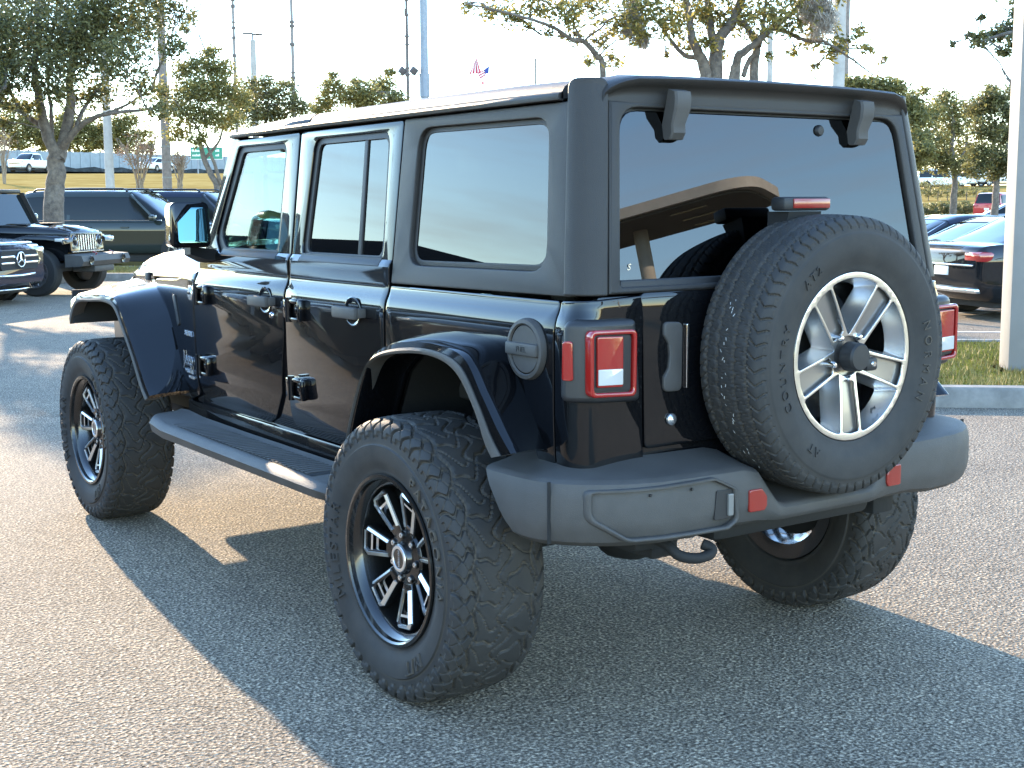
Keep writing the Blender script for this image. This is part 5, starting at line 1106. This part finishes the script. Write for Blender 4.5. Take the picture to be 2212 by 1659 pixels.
for x in (-1.0, 1.0):
    M = MB(); M.cyl((x, 0.10, -0.2), (x, 0.10, hgt+0.6), 0.08, n=8); M.build('post', POLEG, sg)
# flag on its pole behind the roof
fp = at(1012, 150, 92); zg = terr(fp.x, fp.y)
fl = empty('flag_pole', (fp.x, fp.y, zg), 0, 'flagpole hidden behind the roof, carrying a folded striped flag', 'flagpole')
M = MB(); M.cyl((0, 0, 0), (0, 0, at(1012, 105, 92).z-zg-2.6), 0.05, 0.04, 10); M.build('shaft', POLEG, fl)
ff = empty('flag', (fp.x, fp.y, fp.z), 0, 'red, white and blue striped flag folded in the wind above the roof', 'flag')
def F(px, py): return at(px, py, 92)-fp
RED = mat('flag_red', (0.42, 0.03, 0.06), 0.8); WHI = mat('flag_white', (0.75, 0.74, 0.74), 0.8); BLU = mat('flag_blue', (0.03, 0.05, 0.22), 0.8)
M1, M2, M3 = MB(), MB(), MB()
fo_ = Vector((CF.x, CF.y, 0))
def quad(M, a, b, c, d, k=0.0):
    vs = [F(*a), F(*b)+fo_*k, F(*c)+fo_*k, F(*d)]; back = [v+fo_*0.02 for v in vs]; M.add(vs+back, [(0, 1, 2, 3), (7, 6, 5, 4), (0, 4, 5, 1), (1, 5, 6, 2), (2, 6, 7, 3), (3, 7, 4, 0)])
for k in range(7):   # first fold: stripes fan from the peak (1029,124)
    a0, a1 = k/7, (k+1)/7
    b0 = (1013+27*a0, 161-3*a0); b1 = (1013+27*a1, 161-3*a1); t0 = (1024+6*a0, 134-10*a0); t1 = (1024+6*a1, 134-10*a1)
    quad(M1 if k % 2 == 0 else M2, t0, t1, b1, b0, 0.02*k)
for k in range(6):   # second fold, lower right
    a0, a1 = k/6, (k+1)/6
    l0 = (1030+7*a0, 158+15*a0); l1 = (1030+7*a1, 158+15*a1); r0 = (1048+2*a0, 149+15*a0); r1 = (1048+2*a1, 149+15*a1)
    quad(M1 if k % 2 == 0 else M2, l0, r0, r1, l1, 0.1)
quad(M3, (1046, 150), (1057, 141), (1056, 158), (1049, 160), 0.12)
quad(M1, (1039, 176), (1052, 178), (1050, 181), (1040, 182), 0.1)
M1.build('red_stripes', RED, ff, None); M2.build('white_stripes', WHI, ff, None); M3.build('blue_canton', BLU, ff, None)

# ------------------------------------------------------------------ what stands behind the photographer (seen in paint and glass)
STUC = mat('tan_stucco', (0.58, 0.54, 0.48), 0.8, var=0.08, bump=0.2, bscale=40); SOFF = mat('grey_soffit', (0.20, 0.19, 0.18), 0.8)
cn = empty('canopy', (16.3, -16.3, 0), math.atan2(-0.87, -0.49)-PI, 'tan canopy with a rounded corner, mirrored in the rear window', 'canopy')
def slab(M, x0, x1, y0, y1, z0, z1, r):
    o = rpoly([(x0, y0), (x1, y0), (x1, y1), (x0, y1)], r, 8); M.loft([[(a, b, z0) for a, b in o], [(a, b, z1) for a, b in o]])
# local -X runs along the near edge away from the rounded end, local -Y is the depth
M = MB(); slab(M, -34, 0, -2.8, 0, 6.76, 6.98, 0.9); M.build('fascia', STUC, cn, 40)
M = MB(); slab(M, -33.8, -0.2, -2.65, -0.15, 6.71, 6.77, 0.8); so_ = M.build('soffit', SOFF, cn, 40)
for i in range(3):
    for j in range(9): M = MB(); M.box(-26.0+j*3.0, -25.2+j*3.0, -2.3+i*0.8, -2.2+i*0.8, 6.69, 6.712); M.build('light_strip', WHITELENS, so_)
for x in (-24, -13, -3): M = MB(); M.cyl((x, -1.4, 0), (x, -1.4, 6.74), 0.16, n=16); M.build('column', STUC, cn, 60)
sh = empty('showroom', (-46, 88, 0), 0, 'long low showroom with dark glass front, mirrored in the side doors', 'building')
M = MB(); M.box(-6, 6.0, -20, 52, 0, 7.2, 0.02); M.build('glass_front', mat('showroom_glass', (0.012, 0.015, 0.02), 0.9, spec=0.05), sh)
M = MB(); M.box(-6.2, 6.5, -20.3, 52.3, 7.0, 8.6, 0.05); M.build('fascia', mat('showroom_fascia', (0.035, 0.04, 0.05), 0.95, spec=0.0), sh)
for k in range(9): M = MB(); M.box(6.0, 6.14, -19.5+k*8, -19.2+k*8, 0, 7.0); M.build('mullion', STEEL, sh)
for (x, y, hh, lb) in ((-24, 52, 9.5, 'double headed lamp post mirrored in the front side window'), (-34, 26, 8.0, 'lamp post mirrored low in the big rear side window')):
    lp = empty('lamp_post', (x, y, 0), 0, lb, 'lamp post'); M = MB(); M.cyl((0, 0, 0), (0, 0, hh), 0.12, 0.08, 12); M.build('shaft', MASTM, lp, 60)
    M = MB(); M.box(-0.9, -0.2, -0.18, 0.18, hh-0.05, hh+0.12, 0.03); M.box(0.2, 0.9, -0.18, 0.18, hh-0.05, hh+0.12, 0.03); M.tube([(-0.3, 0, hh), (0.3, 0, hh)], 0.05, 8); M.build('lamp_head', MASTM, lp)
# ------------------------------------------------------------------ parked vehicles
CARBLK = mat('black_car_paint', (0.006, 0.0065, 0.008), 0.35, coat=1.0, spec=0.03); CARNAVY = mat('navy_car_paint', (0.006, 0.008, 0.022), 0.35, coat=1.0, spec=0.03)
CARGRN = mat('dark_green_grey_car_paint', (0.020, 0.027, 0.024), 0.35, coat=1.0, spec=0.03)
CARWHT = mat('white_car_paint', (0.72, 0.73, 0.74), 0.3, coat=1.0); CARRED = mat('red_car_paint', (0.42, 0.015, 0.015), 0.3, coat=1.0); CARSIL = mat('silver_car_paint', (0.28, 0.29, 0.30), 0.3, metal=0.6, coat=1.0)
CARGLS = mat('dark_car_glass', (0.010, 0.012, 0.012), 0.03, spec=0.35); AMBER = mat('amber_lens', (0.75, 0.20, 0.02), 0.2, coat=1)
CARTYRE = mat('plain_tyre', (0.015, 0.015, 0.015), 0.8); CARRIM = mat('grey_alloy', (0.35, 0.35, 0.36), 0.3, metal=0.9)
def simple_wheel(parent, x, y, r, w, s, dark=False):
    t = MB(); t.lathe([(r*0.62, -w/2), (r*0.66, -w/2-0.004), (r*0.93, -w/2+0.006), (r, -w/2+0.035), (r, w/2-0.035), (r*0.93, w/2-0.006), (r*0.62, w/2)], (x, y, r), 'x', 32)
    o = t.build('wheel', CARTYRE, parent, 40)
    q = MB(); q.lathe([(r*0.64, 0.0), (r*0.645, 0.012), (r*0.60, 0.010), (r*0.57, -0.02), (r*0.55, -0.06), (0, -0.065)], (0, 0, 0), 'x', 28)
    for k in range(10):
        a = 2*PI*k/10+(0.1 if k % 2 else -0.1); ca, sa = math.cos(a), math.sin(a)
        vs = []
        for rr, hw, d in ((0.03, 0.016, -0.012), (r*0.60, 0.014, 0.002)):
            for sg in (-1, 1): vs.append((d, rr*ca-sg*hw*sa, rr*sa+sg*hw*ca))
        for rr, hw, d in ((0.03, 0.02, -0.04), (r*0.60, 0.018, -0.03)):
            for sg in (-1, 1): vs.append((d, rr*ca-sg*hw*sa, rr*sa+sg*hw*ca))
        q.add(vs, [(0, 1, 3, 2), (0, 2, 6, 4), (1, 5, 7, 3)])
    q.lathe([(0, 0.002), (0.03, 0.0), (0.034, -0.02)], (0, 0, 0), 'x', 14)
    ro = q.build('rim', CARRIM, o, 40, fix=True); ro.location = (x+s*(w/2), y, r); ro.scale = (s, 1, 1)
    return o
def make_car(name, label, cat, loc, rz, body, gh, paint, W, wheels, r, group=None, rails=False, lamps=True, front=None, glass=None):
    """body: (y, halfwidth, zbottom, ztop); gh: (y, wb, wt, zb, zt); y runs from tail to nose"""
    t = empty(name, loc, rz, label, cat, group)
    M = MB(); rings = []
    cy = [catmull([Vector((a[0], a[1], a[2])) for a in body], 3), catmull([Vector((a[0], a[3], 0)) for a in body], 3)]
    for p, q in zip(*cy):
        y, hw, zb, zt = p.x, p.y, p.z, q.y; h = zt-zb
        half = [(hw*0.90, zb), (hw*0.985, zb+h*0.10), (hw, zb+h*0.32), (hw*0.985, zb+h*0.50), (hw*1.0, zb+h*0.70), (hw*0.985, zb+h*0.90), (hw*0.94, zt), (hw*0.5, zt+0.012)]
        rings.append([(-a, y, b) for a, b in half]+[(a, y, b) for a, b in half[::-1]])
    M.loft(rings); bo = M.build('body', paint, t, 50)
    M = MB(); R2 = []; gsm = list(zip(catmull([Vector((a[0], a[1], a[2])) for a in gh], 3), catmull([Vector((a[0], a[3], a[4])) for a in gh], 3)))
    for p, q in gsm:
        y, wb, wt, zb, zt = p.x, p.y, p.z, q.y, q.z; h = zt-zb
        half = [(wb, zb), (wb+(wt-wb)*0.8, zb+h*0.8), (wt*0.97, zb+h*0.93), (wt*0.86, zt), (wt*0.4, zt+0.012*min(1, h*3))]
        R2.append([(-a, y, b) for a, b in half]+[(a, y, b) for a, b in half[::-1]])
    M.loft(R2); M.build('windows', glass or CARGLS, t, 50)
    # roof skin and pillars in body colour
    tops = [i for i, (p, q) in enumerate(gsm) if q.z > max(a[4] for a in gh)-0.09]
    M = MB(); M.loft([[(x*1.006, y, z+0.008) for x, y, z in (R2[i][1:-1])] for i in tops], False, False); M.build('roof', paint, t, 50, fix=True)
    def pil(i0, i1, wid):
        for sg in (0, 1):
            for i in (i0,):
                M = MB(); a = Vector(R2[i][0 if sg == 0 else -1]); b = Vector(R2[i1][2 if sg == 0 else -3]); sx_ = -1 if sg == 0 else 1
                M.loft([[(a.x+sx_*0.008, a.y-wid, a.z), (a.x+sx_*0.008, a.y+wid, a.z), (a.x-sx_*0.03, a.y+wid, a.z), (a.x-sx_*0.03, a.y-wid, a.z)], [(b.x+sx_*0.008, b.y-wid*0.8, b.z), (b.x+sx_*0.008, b.y+wid*0.8, b.z), (b.x-sx_*0.03, b.y+wid*0.8, b.z), (b.x-sx_*0.03, b.y-wid*0.8, b.z)]]); M.build('pillar', paint, t, 40)
    mdl = (tops[0]+tops[-1])//2
    for i0, i1, wid in ((len(R2)-2, tops[-1], 0.045), (1, tops[0], 0.07), (mdl, mdl, 0.045)): pil(i0, i1, wid)
    for y in wheels:
        for sg in (-1, 1):
            M = MB(); M.lathe([(0, 0.0), (r+0.055, 0.0), (r+0.06, -0.05)], (0, 0, 0), 'x', 30); a = M.build('wheel_arch', CARTYRE, t, 40); a.location = (sg*(W+0.004), y, r+0.01); a.scale = (sg, 1, 1)
            simple_wheel(t, sg*(W-0.10), y, r, 0.235, sg)
    if rails:
        for sg in (-1, 1):
            y0, y1 = gsm[tops[0]][0].x+0.2, gsm[tops[-1]][0].x-0.1; zt = max(a[4] for a in gh); ww = gh[len(gh)//2][2]*0.86
            M = MB(); M.tube([(sg*ww, y0, zt-0.01), (sg*ww, y0+0.12, zt+0.05), (sg*ww, (y0+y1)/2, zt+0.06), (sg*ww, y1-0.12, zt+0.05), (sg*ww, y1, zt-0.01)], 0.022, 8); M.build('roof_rail', CARBLK if paint is not CARWHT else CARRIM, t, 60)
    yf, yr = body[-1][0], body[0][0]; hw = body[-2][1]; zt = body[-2][3]
    if lamps:
        for sg in (-1, 1):
            M = MB(); xx = sorted((sg*hw*0.62, sg*hw*0.97)); M.box(xx[0], xx[1], yf-0.30, yf-0.02, zt-0.20, zt-0.07, 0.03); M.build('headlamp', WHITELENS, t, 40)
            M = MB(); hr = body[1][1]; zr = body[1][3]; xx = sorted((sg*hr*0.58, sg*(hr+0.006))); M.box(xx[0], xx[1], yr-0.005, yr+0.28, zr-0.20, zr-0.07, 0.03); M.build('tail_lamp', REDLENS, t, 40)
        M = MB(); M.box(-hw*0.5, hw*0.5, yf-0.08, yf+0.012, zt-0.36, zt-0.16, 0.02); M.build('grille', CARTYRE, t)
        M = MB(); M.box(-0.16, 0.16, yr-0.012, yr+0.05, body[1][2]+0.30, body[1][2]+0.42, 0.008); M.build('number_plate', SWHITE, t)
    for sg in (-1, 1):
        M = MB(); ym = gh[-1][0]-0.30; xx = sorted((sg*(W-0.04), sg*(W+0.20))); M.box(xx[0], xx[1], ym-0.06, ym+0.08, gh[-1][3]+0.02, gh[-1][3]+0.18, 0.04); M.build('door_mirror', paint, t, 40)
        M = MB(); yb = (wheels[0]+wheels[1])/2
        for yy in (yb+0.25, yb-0.75): xx = sorted((sg*(W-0.01), sg*(W+0.022))); M.box(xx[0], xx[1], yy-0.11, yy+0.11, gh[2][3]-0.16, gh[2][3]-0.12, 0.01)
        M.build('door_handle', paint, t)
    M = MB(); M.box(-W*0.8, W*0.8, yr+0.3, yf-0.3, 0.16, 0.35, 0.02); M.build('underside', CARTYRE, t)
    return t
HD = math.radians(-135.4)
def suv(L, W, H, belt, hood, zb=0.32):
    b = [(-L/2, W*0.86, zb+0.22, belt-0.06), (-L/2+0.10, W*0.95, zb+0.06, belt), (-L/2+0.8, W, zb, belt+0.01), (0, W, zb, belt), (L/2-1.55, W, zb, belt-0.01), (L/2-0.9, W*0.985, zb, hood+0.02), (L/2-0.25, W*0.93, zb, hood-0.05), (L/2-0.02, W*0.82, zb+0.08, hood-0.16)]
    g = [(-L/2+0.12, W*0.88, W*0.76, belt-0.02, belt+0.02), (-L/2+0.30, W*0.90, W*0.78, belt-0.02, H-0.12), (-L/2+0.55, W*0.92, W*0.80, belt-0.02, H-0.01), (-L/2+1.6, W*0.94, W*0.82, belt-0.02, H), (L/2-2.5, W*0.94, W*0.82, belt-0.02, H-0.02), (L/2-2.15, W*0.93, W*0.80, belt-0.02, H-0.10), (L/2-1.25, W*0.90, W*0.78, belt-0.03, belt+0.0)]
    return b, g
def sedan(L, W, H, belt, hood, zb=0.22):
    b = [(-L/2, W*0.82, zb+0.25, belt-0.06), (-L/2+0.12, W*0.93, zb+0.05, belt+0.03), (-L/2+0.7, W, zb, belt+0.05), (0, W, zb, belt), (L/2-1.5, W, zb, belt-0.03), (L/2-0.8, W*0.97, zb, hood), (L/2-0.25, W*0.88, zb, hood-0.10), (L/2-0.02, W*0.74, zb+0.08, hood-0.22)]
    g = [(-L/2+0.45, W*0.82, W*0.62, belt+0.01, belt+0.05), (-L/2+0.9, W*0.86, W*0.66, belt-0.02, belt+0.22), (-L/2+1.5, W*0.89, W*0.70, belt-0.02, H-0.02), (-L/2+2.1, W*0.90, W*0.72, belt-0.02, H), (L/2-2.2, W*0.90, W*0.72, belt-0.02, H-0.04), (L/2-1.75, W*0.88, W*0.70, belt-0.03, belt+0.25), (L/2-1.15, W*0.84, W*0.68, belt-0.05, belt-0.02)]
    return b, g
GP = 'cars parked round the lot'
b, g = suv(5.5, 1.0, 1.93, 1.18, 1.16, 0.36)
nav = make_car('parked_suv', 'long dark SUV with roof rails behind the oak trunk, seen side on', 'suv', (8.55, 30.45, 0), HD, b, g, CARGRN, 1.0, (-1.5, 1.80), 0.40, GP, True)
M = MB(); M.tube([(1.006, -2.55, 1.20), (1.006, 1.4, 1.19)], 0.012, 6); M.build('waist_trim', CHROME, nav, 60)
make_car('parked_suv', 'navy SUV just behind the long dark SUV, mostly hidden by the door mirror', 'suv', (10.95, 31.7, 0), HD, b, g, CARNAVY, 1.0, (-1.55, 1.55), 0.40, GP, True)
# dark blue saloon-nosed SUV with the star badge
b, g = suv(4.65, 0.95, 1.64, 1.02, 1.02, 0.26)
mc = make_car('parked_suv', 'dark blue SUV nose with a round star badge at the left edge', 'suv', (1.02, 19.95, 0), HD, b, g, CARNAVY, 0.95, (-1.40, 1.40), 0.36, GP)
M = MB(); rings = []
M.loft([[(x, y, z) for x, z in rpoly([(-0.52*k, 0.56), (0.52*k, 0.56), (0.60*k, 0.72), (0.50*k, 0.86), (-0.50*k, 0.86), (-0.60*k, 0.72)], 0.05)] for y, k in ((2.20, 1.0), (2.345, 0.98))]); M.build('grille', CARTYRE, mc, 40)
for z in (0.665, 0.765):
    for sg in (-1, 1): M = MB(); xx = sorted((sg*0.12, sg*0.52)); M.box(xx[0], xx[1], 2.33, 2.362, z-0.018, z+0.018, 0.008); M.build('grille_bar', CHROME, mc)
M = MB(); M.tube([(0.115*math.cos(a), 2.372, 0.715+0.115*math.sin(a)) for a in [q*PI/16 for q in range(33)]], 0.011, 8)
for k in range(3):
    a = PI/2+k*2*PI/3; M.tube([(0, 2.372, 0.715), (0.115*math.cos(a), 2.372, 0.715+0.115*math.sin(a))], [0.016, 0.006], 6)
M.build('badge', CHROME, mc, 60)
M = MB(); M.tube([(-0.80, 2.12, 0.50), (-0.5, 2.30, 0.47), (0, 2.345, 0.46), (0.5, 2.30, 0.47), (0.80, 2.12, 0.50)], 0.022, 8); M.tube([(-0.84, 2.0, 0.26), (-0.5, 2.26, 0.25), (0, 2.31, 0.245), (0.5, 2.26, 0.25), (0.84, 2.0, 0.26)], 0.014, 8); M.build('bumper_trim', CHROME, mc, 60)

# second off-roader, parked nose to the right
jp = empty('parked_off_roader', (2.96, 21.78, 0), HD, 'black off-roader with seven-slot grille parked left, nose towards the lane', 'car')
M = MB(); M.loft([[(x, y, z) for x, z in ((-hw, 0.52), (hw, 0.52), (hw+0.01, 0.9), (hw, 1.13), (hw-0.03, 1.18), (-hw+0.03, 1.18), (-hw, 1.13), (-hw-0.01, 0.9))] for y, hw in ((-2.1, 0.76), (0.62, 0.77), (0.70, 0.74))]); M.build('body', CARBLK, jp, 30)
M = MB(); M.loft([[(x, y, z) for x, z in ((-hw, 0.60), (hw, 0.60), (hw, 1.10), (-hw, 1.10))] for y, hw in ((0.6, 0.68), (1.95, 0.56))]); M.build('inner_fender', CARBLK, jp)
M = MB(); M.loft([hood_ring(*a) for a in ((0.66, 0.70, 1.08, 1.22), (1.2, 0.655, 1.08, 1.21), (1.7, 0.605, 1.07, 1.18), (1.95, 0.585, 1.06, 1.12), (2.0, 0.575, 1.04, 1.06))]); ho = M.build('hood', CARBLK, jp, 45)
M = MB(); M.box(-0.22, 0.22, 1.15, 1.45, 1.235, 1.256, 0.008); M.box(-0.50, -0.34, 0.95, 1.15, 1.22, 1.245, 0.008); M.box(0.34, 0.50, 0.95, 1.15, 1.22, 1.245, 0.008); M.build('hood_vent', TRIM, ho)
gr = panel([rpoly([(-0.585, 0.74), (0.585, 0.74), (0.60, 1.0), (0.56, 1.085), (-0.56, 1.085), (-0.60, 1.0)], 0.05)]+[rpoly([(x-0.026, 0.78), (x+0.026, 0.78), (x+0.026, 1.045), (x-0.026, 1.045)], 0.012) for x in [q*0.085 for q in range(-3, 4)]]+[circ(-0.43, 0.95, 0.092), circ(0.43, 0.95, 0.092)], 0.05, 0.006)
warp(gr, lambda x, z, ww: (x, 2.03+ww-0.05*(z-0.74), z)); gro = bm_obj('grille', gr, CARBLK, jp)
M = MB()
for q in range(-3, 4):
    M.tube([(q*0.085-0.031, 2.028, 0.785), (q*0.085-0.031, 2.015, 1.045)], 0.0035, 5); M.tube([(q*0.085+0.031, 2.028, 0.785), (q*0.085+0.031, 2.015, 1.045)], 0.0035, 5)
M.tube([(-0.56, 2.032, 0.755), (0.56, 2.032, 0.755)], 0.010, 6); M.build('grille_trim', BADGE, gro, 60)
M = MB(); M.box(-0.38, 0.38, 1.95, 1.985, 0.76, 1.06); M.build('radiator', CARTYRE, gro)
for sg in (-1, 1):
    M = MB(); M.lathe([(0, 0.02), (0.06, 0.014), (0.09, -0.01), (0.094, -0.04)], (sg*0.43, 2.015, 0.95), 'y', 26); M.build('headlamp', CARGLS, gro, 50)
    M = MB(); M.tube([(sg*0.43+0.092*math.cos(a), 2.02, 0.95+0.092*math.sin(a)) for a in [q*PI/14 for q in range(29)]], 0.007, 6); M.build('lamp_bezel', CHROME, gro, 60)
    M = MB(); fl_ = [(2.06, 0.98, 0.80), (2.0, 1.035, 0.86), (1.75, 1.055, 0.93), (1.35, 1.06, 0.94), (1.08, 1.0, 0.86), (0.90, 0.80, 0.62), (0.84, 0.62, 0.55)]
    M.loft([[(sg*0.58, y, z), (sg*0.90, y, z-0.01), (sg*0.925, y, z-0.04), (sg*0.925, y, z-0.085), (sg*0.88, y, z-0.08), (sg*0.58, y, z-0.06)] for y, z, _ in fl_]); M.build('flare', CARBLK, jp, 50)
    M = MB(); fr = [(-0.85, 0.66), (-0.95, 0.86), (-1.15, 1.04), (-1.6, 1.06), (-1.9, 0.98), (-2.08, 0.78)]
    M.loft([[(sg*0.70, y, z), (sg*0.90, y, z-0.01), (sg*0.925, y, z-0.04), (sg*0.925, y, z-0.085), (sg*0.70, y, z-0.06)] for y, z in fr]); M.build('flare', CARBLK, jp, 50)
    M = MB(); xx = sorted((sg*0.70, sg*0.82)); M.box(xx[0], xx[1], 2.0, 2.055, 0.945, 1.0, 0.01); M.build('turn_lamp', AMBER, jp)
    M = MB(); xx = sorted((sg*0.83, sg*0.94)); M.box(xx[0], xx[1], 1.92, 2.05, 0.945, 1.0, 0.01); M.build('running_lamp', WHITELENS, jp)
    for y in (-1.5, 1.5): simple_wheel(jp, sg*0.80, y, 0.41, 0.26, sg)
    M = MB(); xx = sorted((sg*0.80, sg*1.0)); M.box(xx[0], xx[1], 0.42, 0.52, 1.22, 1.42, 0.03); M.build('door_mirror', CARBLK, jp)
    M = MB(); xx = sorted((sg*0.28, sg*0.31)); M.tube([(sg*0.30, 2.28, 0.66), (sg*0.30, 2.36, 0.73), (sg*0.30, 2.28, 0.755)], 0.014, 6); M.build('tow_hook', REDREF, jp, 60)
M = MB(); M.loft([[(x, y, z) for y, z in ((2.05, 0.50), (2.36, 0.52), (2.40, 0.60), (2.36, 0.70), (2.05, 0.72))] for x in (-0.86, -0.80, 0.80, 0.86)]); M.box(-0.36, 0.36, 1.9, 2.34, 0.40, 0.52, 0.03); M.build('front_bumper', PLAST, jp, 40)
for sg in (-1, 1):
    M = MB(); M.lathe([(0.085, 0.0), (0.075, 0.012), (0.045, 0.0), (0.0, 0.006)], (sg*0.58, 2.398, 0.61), 'y', 20); M.build('fog_lamp', CARGLS, jp)
M = MB(); M.loft([[(x, y, z) for x, z in ((-hw, 1.17), (hw, 1.17), (hw-0.06, 1.80), (-hw+0.06, 1.80))] for y, hw in ((-2.08, 0.75), (0.20, 0.76))]); M.loft([[(-0.74, 0.62, 1.17), (0.74, 0.62, 1.17), (0.70, 0.34, 1.77), (-0.70, 0.34, 1.77)], [(-0.74, 0.15, 1.17), (0.74, 0.15, 1.17), (0.70, 0.15, 1.77), (-0.70, 0.15, 1.77)]]); M.build('windows', CARGLS, jp, 30)
M = MB(); M.box(-0.72, 0.72, -2.08, 0.36, 1.78, 1.86, 0.03)
for sg in (-1, 1):
    for y0, y1 in ((0.66, 0.37), (-0.35, -0.36), (-1.25, -1.22), (-2.04, -2.0)):
        M.loft([[(sg*(0.765-k*0.055)+a, y0+(y1-y0)*k+c, 1.16+0.64*k) for a, c in ((-0.02, -0.045), (0.015, -0.045), (0.015, 0.045), (-0.02, 0.045))] for k in (0, 1)])
M.build('hardtop', MATTE, jp, 40)
M = MB(); M.box(-0.75, 0.75, -2.0, 1.9, 0.42, 0.56, 0.02); M.build('underside', CARTYRE, jp)

# right-hand side
HR = math.radians(-110)
b, g = sedan(4.7, 0.92, 1.26, 0.80, 0.80)
make_car('parked_car', 'low black saloon with red tail lamp just right of the spare wheel', 'car', (16.2, 9.35, 0), HR, b, g, CARBLK, 0.92, (-1.4, 1.45), 0.33, GP)
make_car('parked_car', 'dark blue roof of a saloon beyond the black saloon', 'car', (18.6, 12.2, 0), HR, b, g, CARNAVY, 0.92, (-1.4, 1.45), 0.33, GP)
b, g = sedan(4.6, 0.92, 1.40, 0.93, 0.86)
cb = make_car('parked_car', 'black car with chrome bumper trim half hidden by the white post', 'car', (13.9, 6.96, 0), HR, b, g, CARBLK, 0.92, (-1.38, 1.45), 0.33, GP)
M = MB(); M.box(-0.80, 0.80, -2.325, -2.20, 0.36, 0.42, 0.015); M.box(-0.70, 0.70, -2.33, -2.26, 0.70, 0.725, 0.006); M.build('bumper_trim', CHROME, cb)
rd = at(2160, 468, 84); b, g = suv(4.5, 0.92, 1.66, 1.02, 1.0, 0.26)
make_car('parked_suv', 'bright red SUV beside the hedge far right', 'suv', (rd.x, rd.y, terr(rd.x, rd.y)), HD+math.radians(60), b, g, CARRED, 0.92, (-1.35, 1.35), 0.36, GP)
p = at(2178, 492, 66); b, g = sedan(4.7, 0.92, 1.42, 0.92, 0.88); make_car('parked_car', 'small silver car below the red SUV at far right', 'car', (p.x, p.y, 0), HD+PI, b, g, CARSIL, 0.92, (-1.4, 1.45), 0.33, GP)
p = at(2085, 402, 150); b, g = suv(4.8, 0.95, 1.75, 1.05, 1.02, 0.3); make_car('parked_suv', 'white car under the olive trees at far right', 'suv', (p.x, p.y, terr(p.x, p.y)), HD+0.3, b, g, CARWHT, 0.95, (-1.4, 1.4), 0.36, GP)
p = at(2035, 402, 146); b, g = suv(5.2, 1.0, 2.1, 1.15, 1.05, 0.3); make_car('parked_van', 'white van left of the white car at far right', 'van', (p.x, p.y, terr(p.x, p.y)), HD-0.2, b, g, CARWHT, 1.0, (-1.5, 1.5), 0.36, GP)
p = at(2165, 400, 150); b, g = suv(6.5, 1.15, 2.7, 1.6, 1.3, 0.4); make_car('parked_van', 'large white motorhome behind the tree by the post', 'van', (p.x, p.y, terr(p.x, p.y)), HD+0.2, b, g, CARWHT, 1.15, (-1.9, 1.9), 0.4, GP)
b, g = suv(4.6, 0.95, 1.70, 1.06, 1.04, 0.28)
mcar = make_car('parked_suv', 'unseen dark SUV added to darken the reflection in the glossy side doors', 'suv', (-5.65, 1.6, 0), math.radians(-90), b, g, CARBLK, 0.95, (-1.4, 1.4), 0.36, 'unseen SUVs added to darken the side doors')  # unseen row, added so the doors reflect dark shapes instead of lit ground
for k in range(1, 6): c = copy_tree(mcar); c.location = (-5.65-0.12*(k % 2), 1.6+2.6*k, 0)
# on the road at left
p = at(66, 366, 140); b, g = suv(5.6, 1.0, 1.95, 1.25, 1.24, 0.42); 
tr = make_car('pickup_truck', 'white pickup truck driving left along the road by the grey wall', 'pickup', (p.x, p.y, terr(p.x, p.y)+0.03), math.radians(-228), b, [(-0.9, 0.9, 0.78, 1.22, 1.26), (-0.8, 0.92, 0.80, 1.22, 1.80), (-0.5, 0.94, 0.82, 1.22, 1.93), (0.3, 0.94, 0.82, 1.22, 1.93), (0.75, 0.93, 0.80, 1.22, 1.82), (1.5, 0.90, 0.78, 1.21, 1.25)], CARWHT, 1.0, (-1.75, 1.75), 0.40)
M = MB(); M.box(-0.62, 0.62, 2.72, 2.82, 0.80, 1.12, 0.02); M.build('grille_frame', CHROME, tr)
p = at(341, 382, 150); b, g = sedan(4.5, 0.92, 1.5, 0.95, 0.92); make_car('car', 'white hatchback on the road behind the banded wooden pole', 'car', (p.x, p.y, terr(p.x, p.y)+0.04), math.radians(-55), b, g, CARWHT, 0.92, (-1.35, 1.35), 0.34)
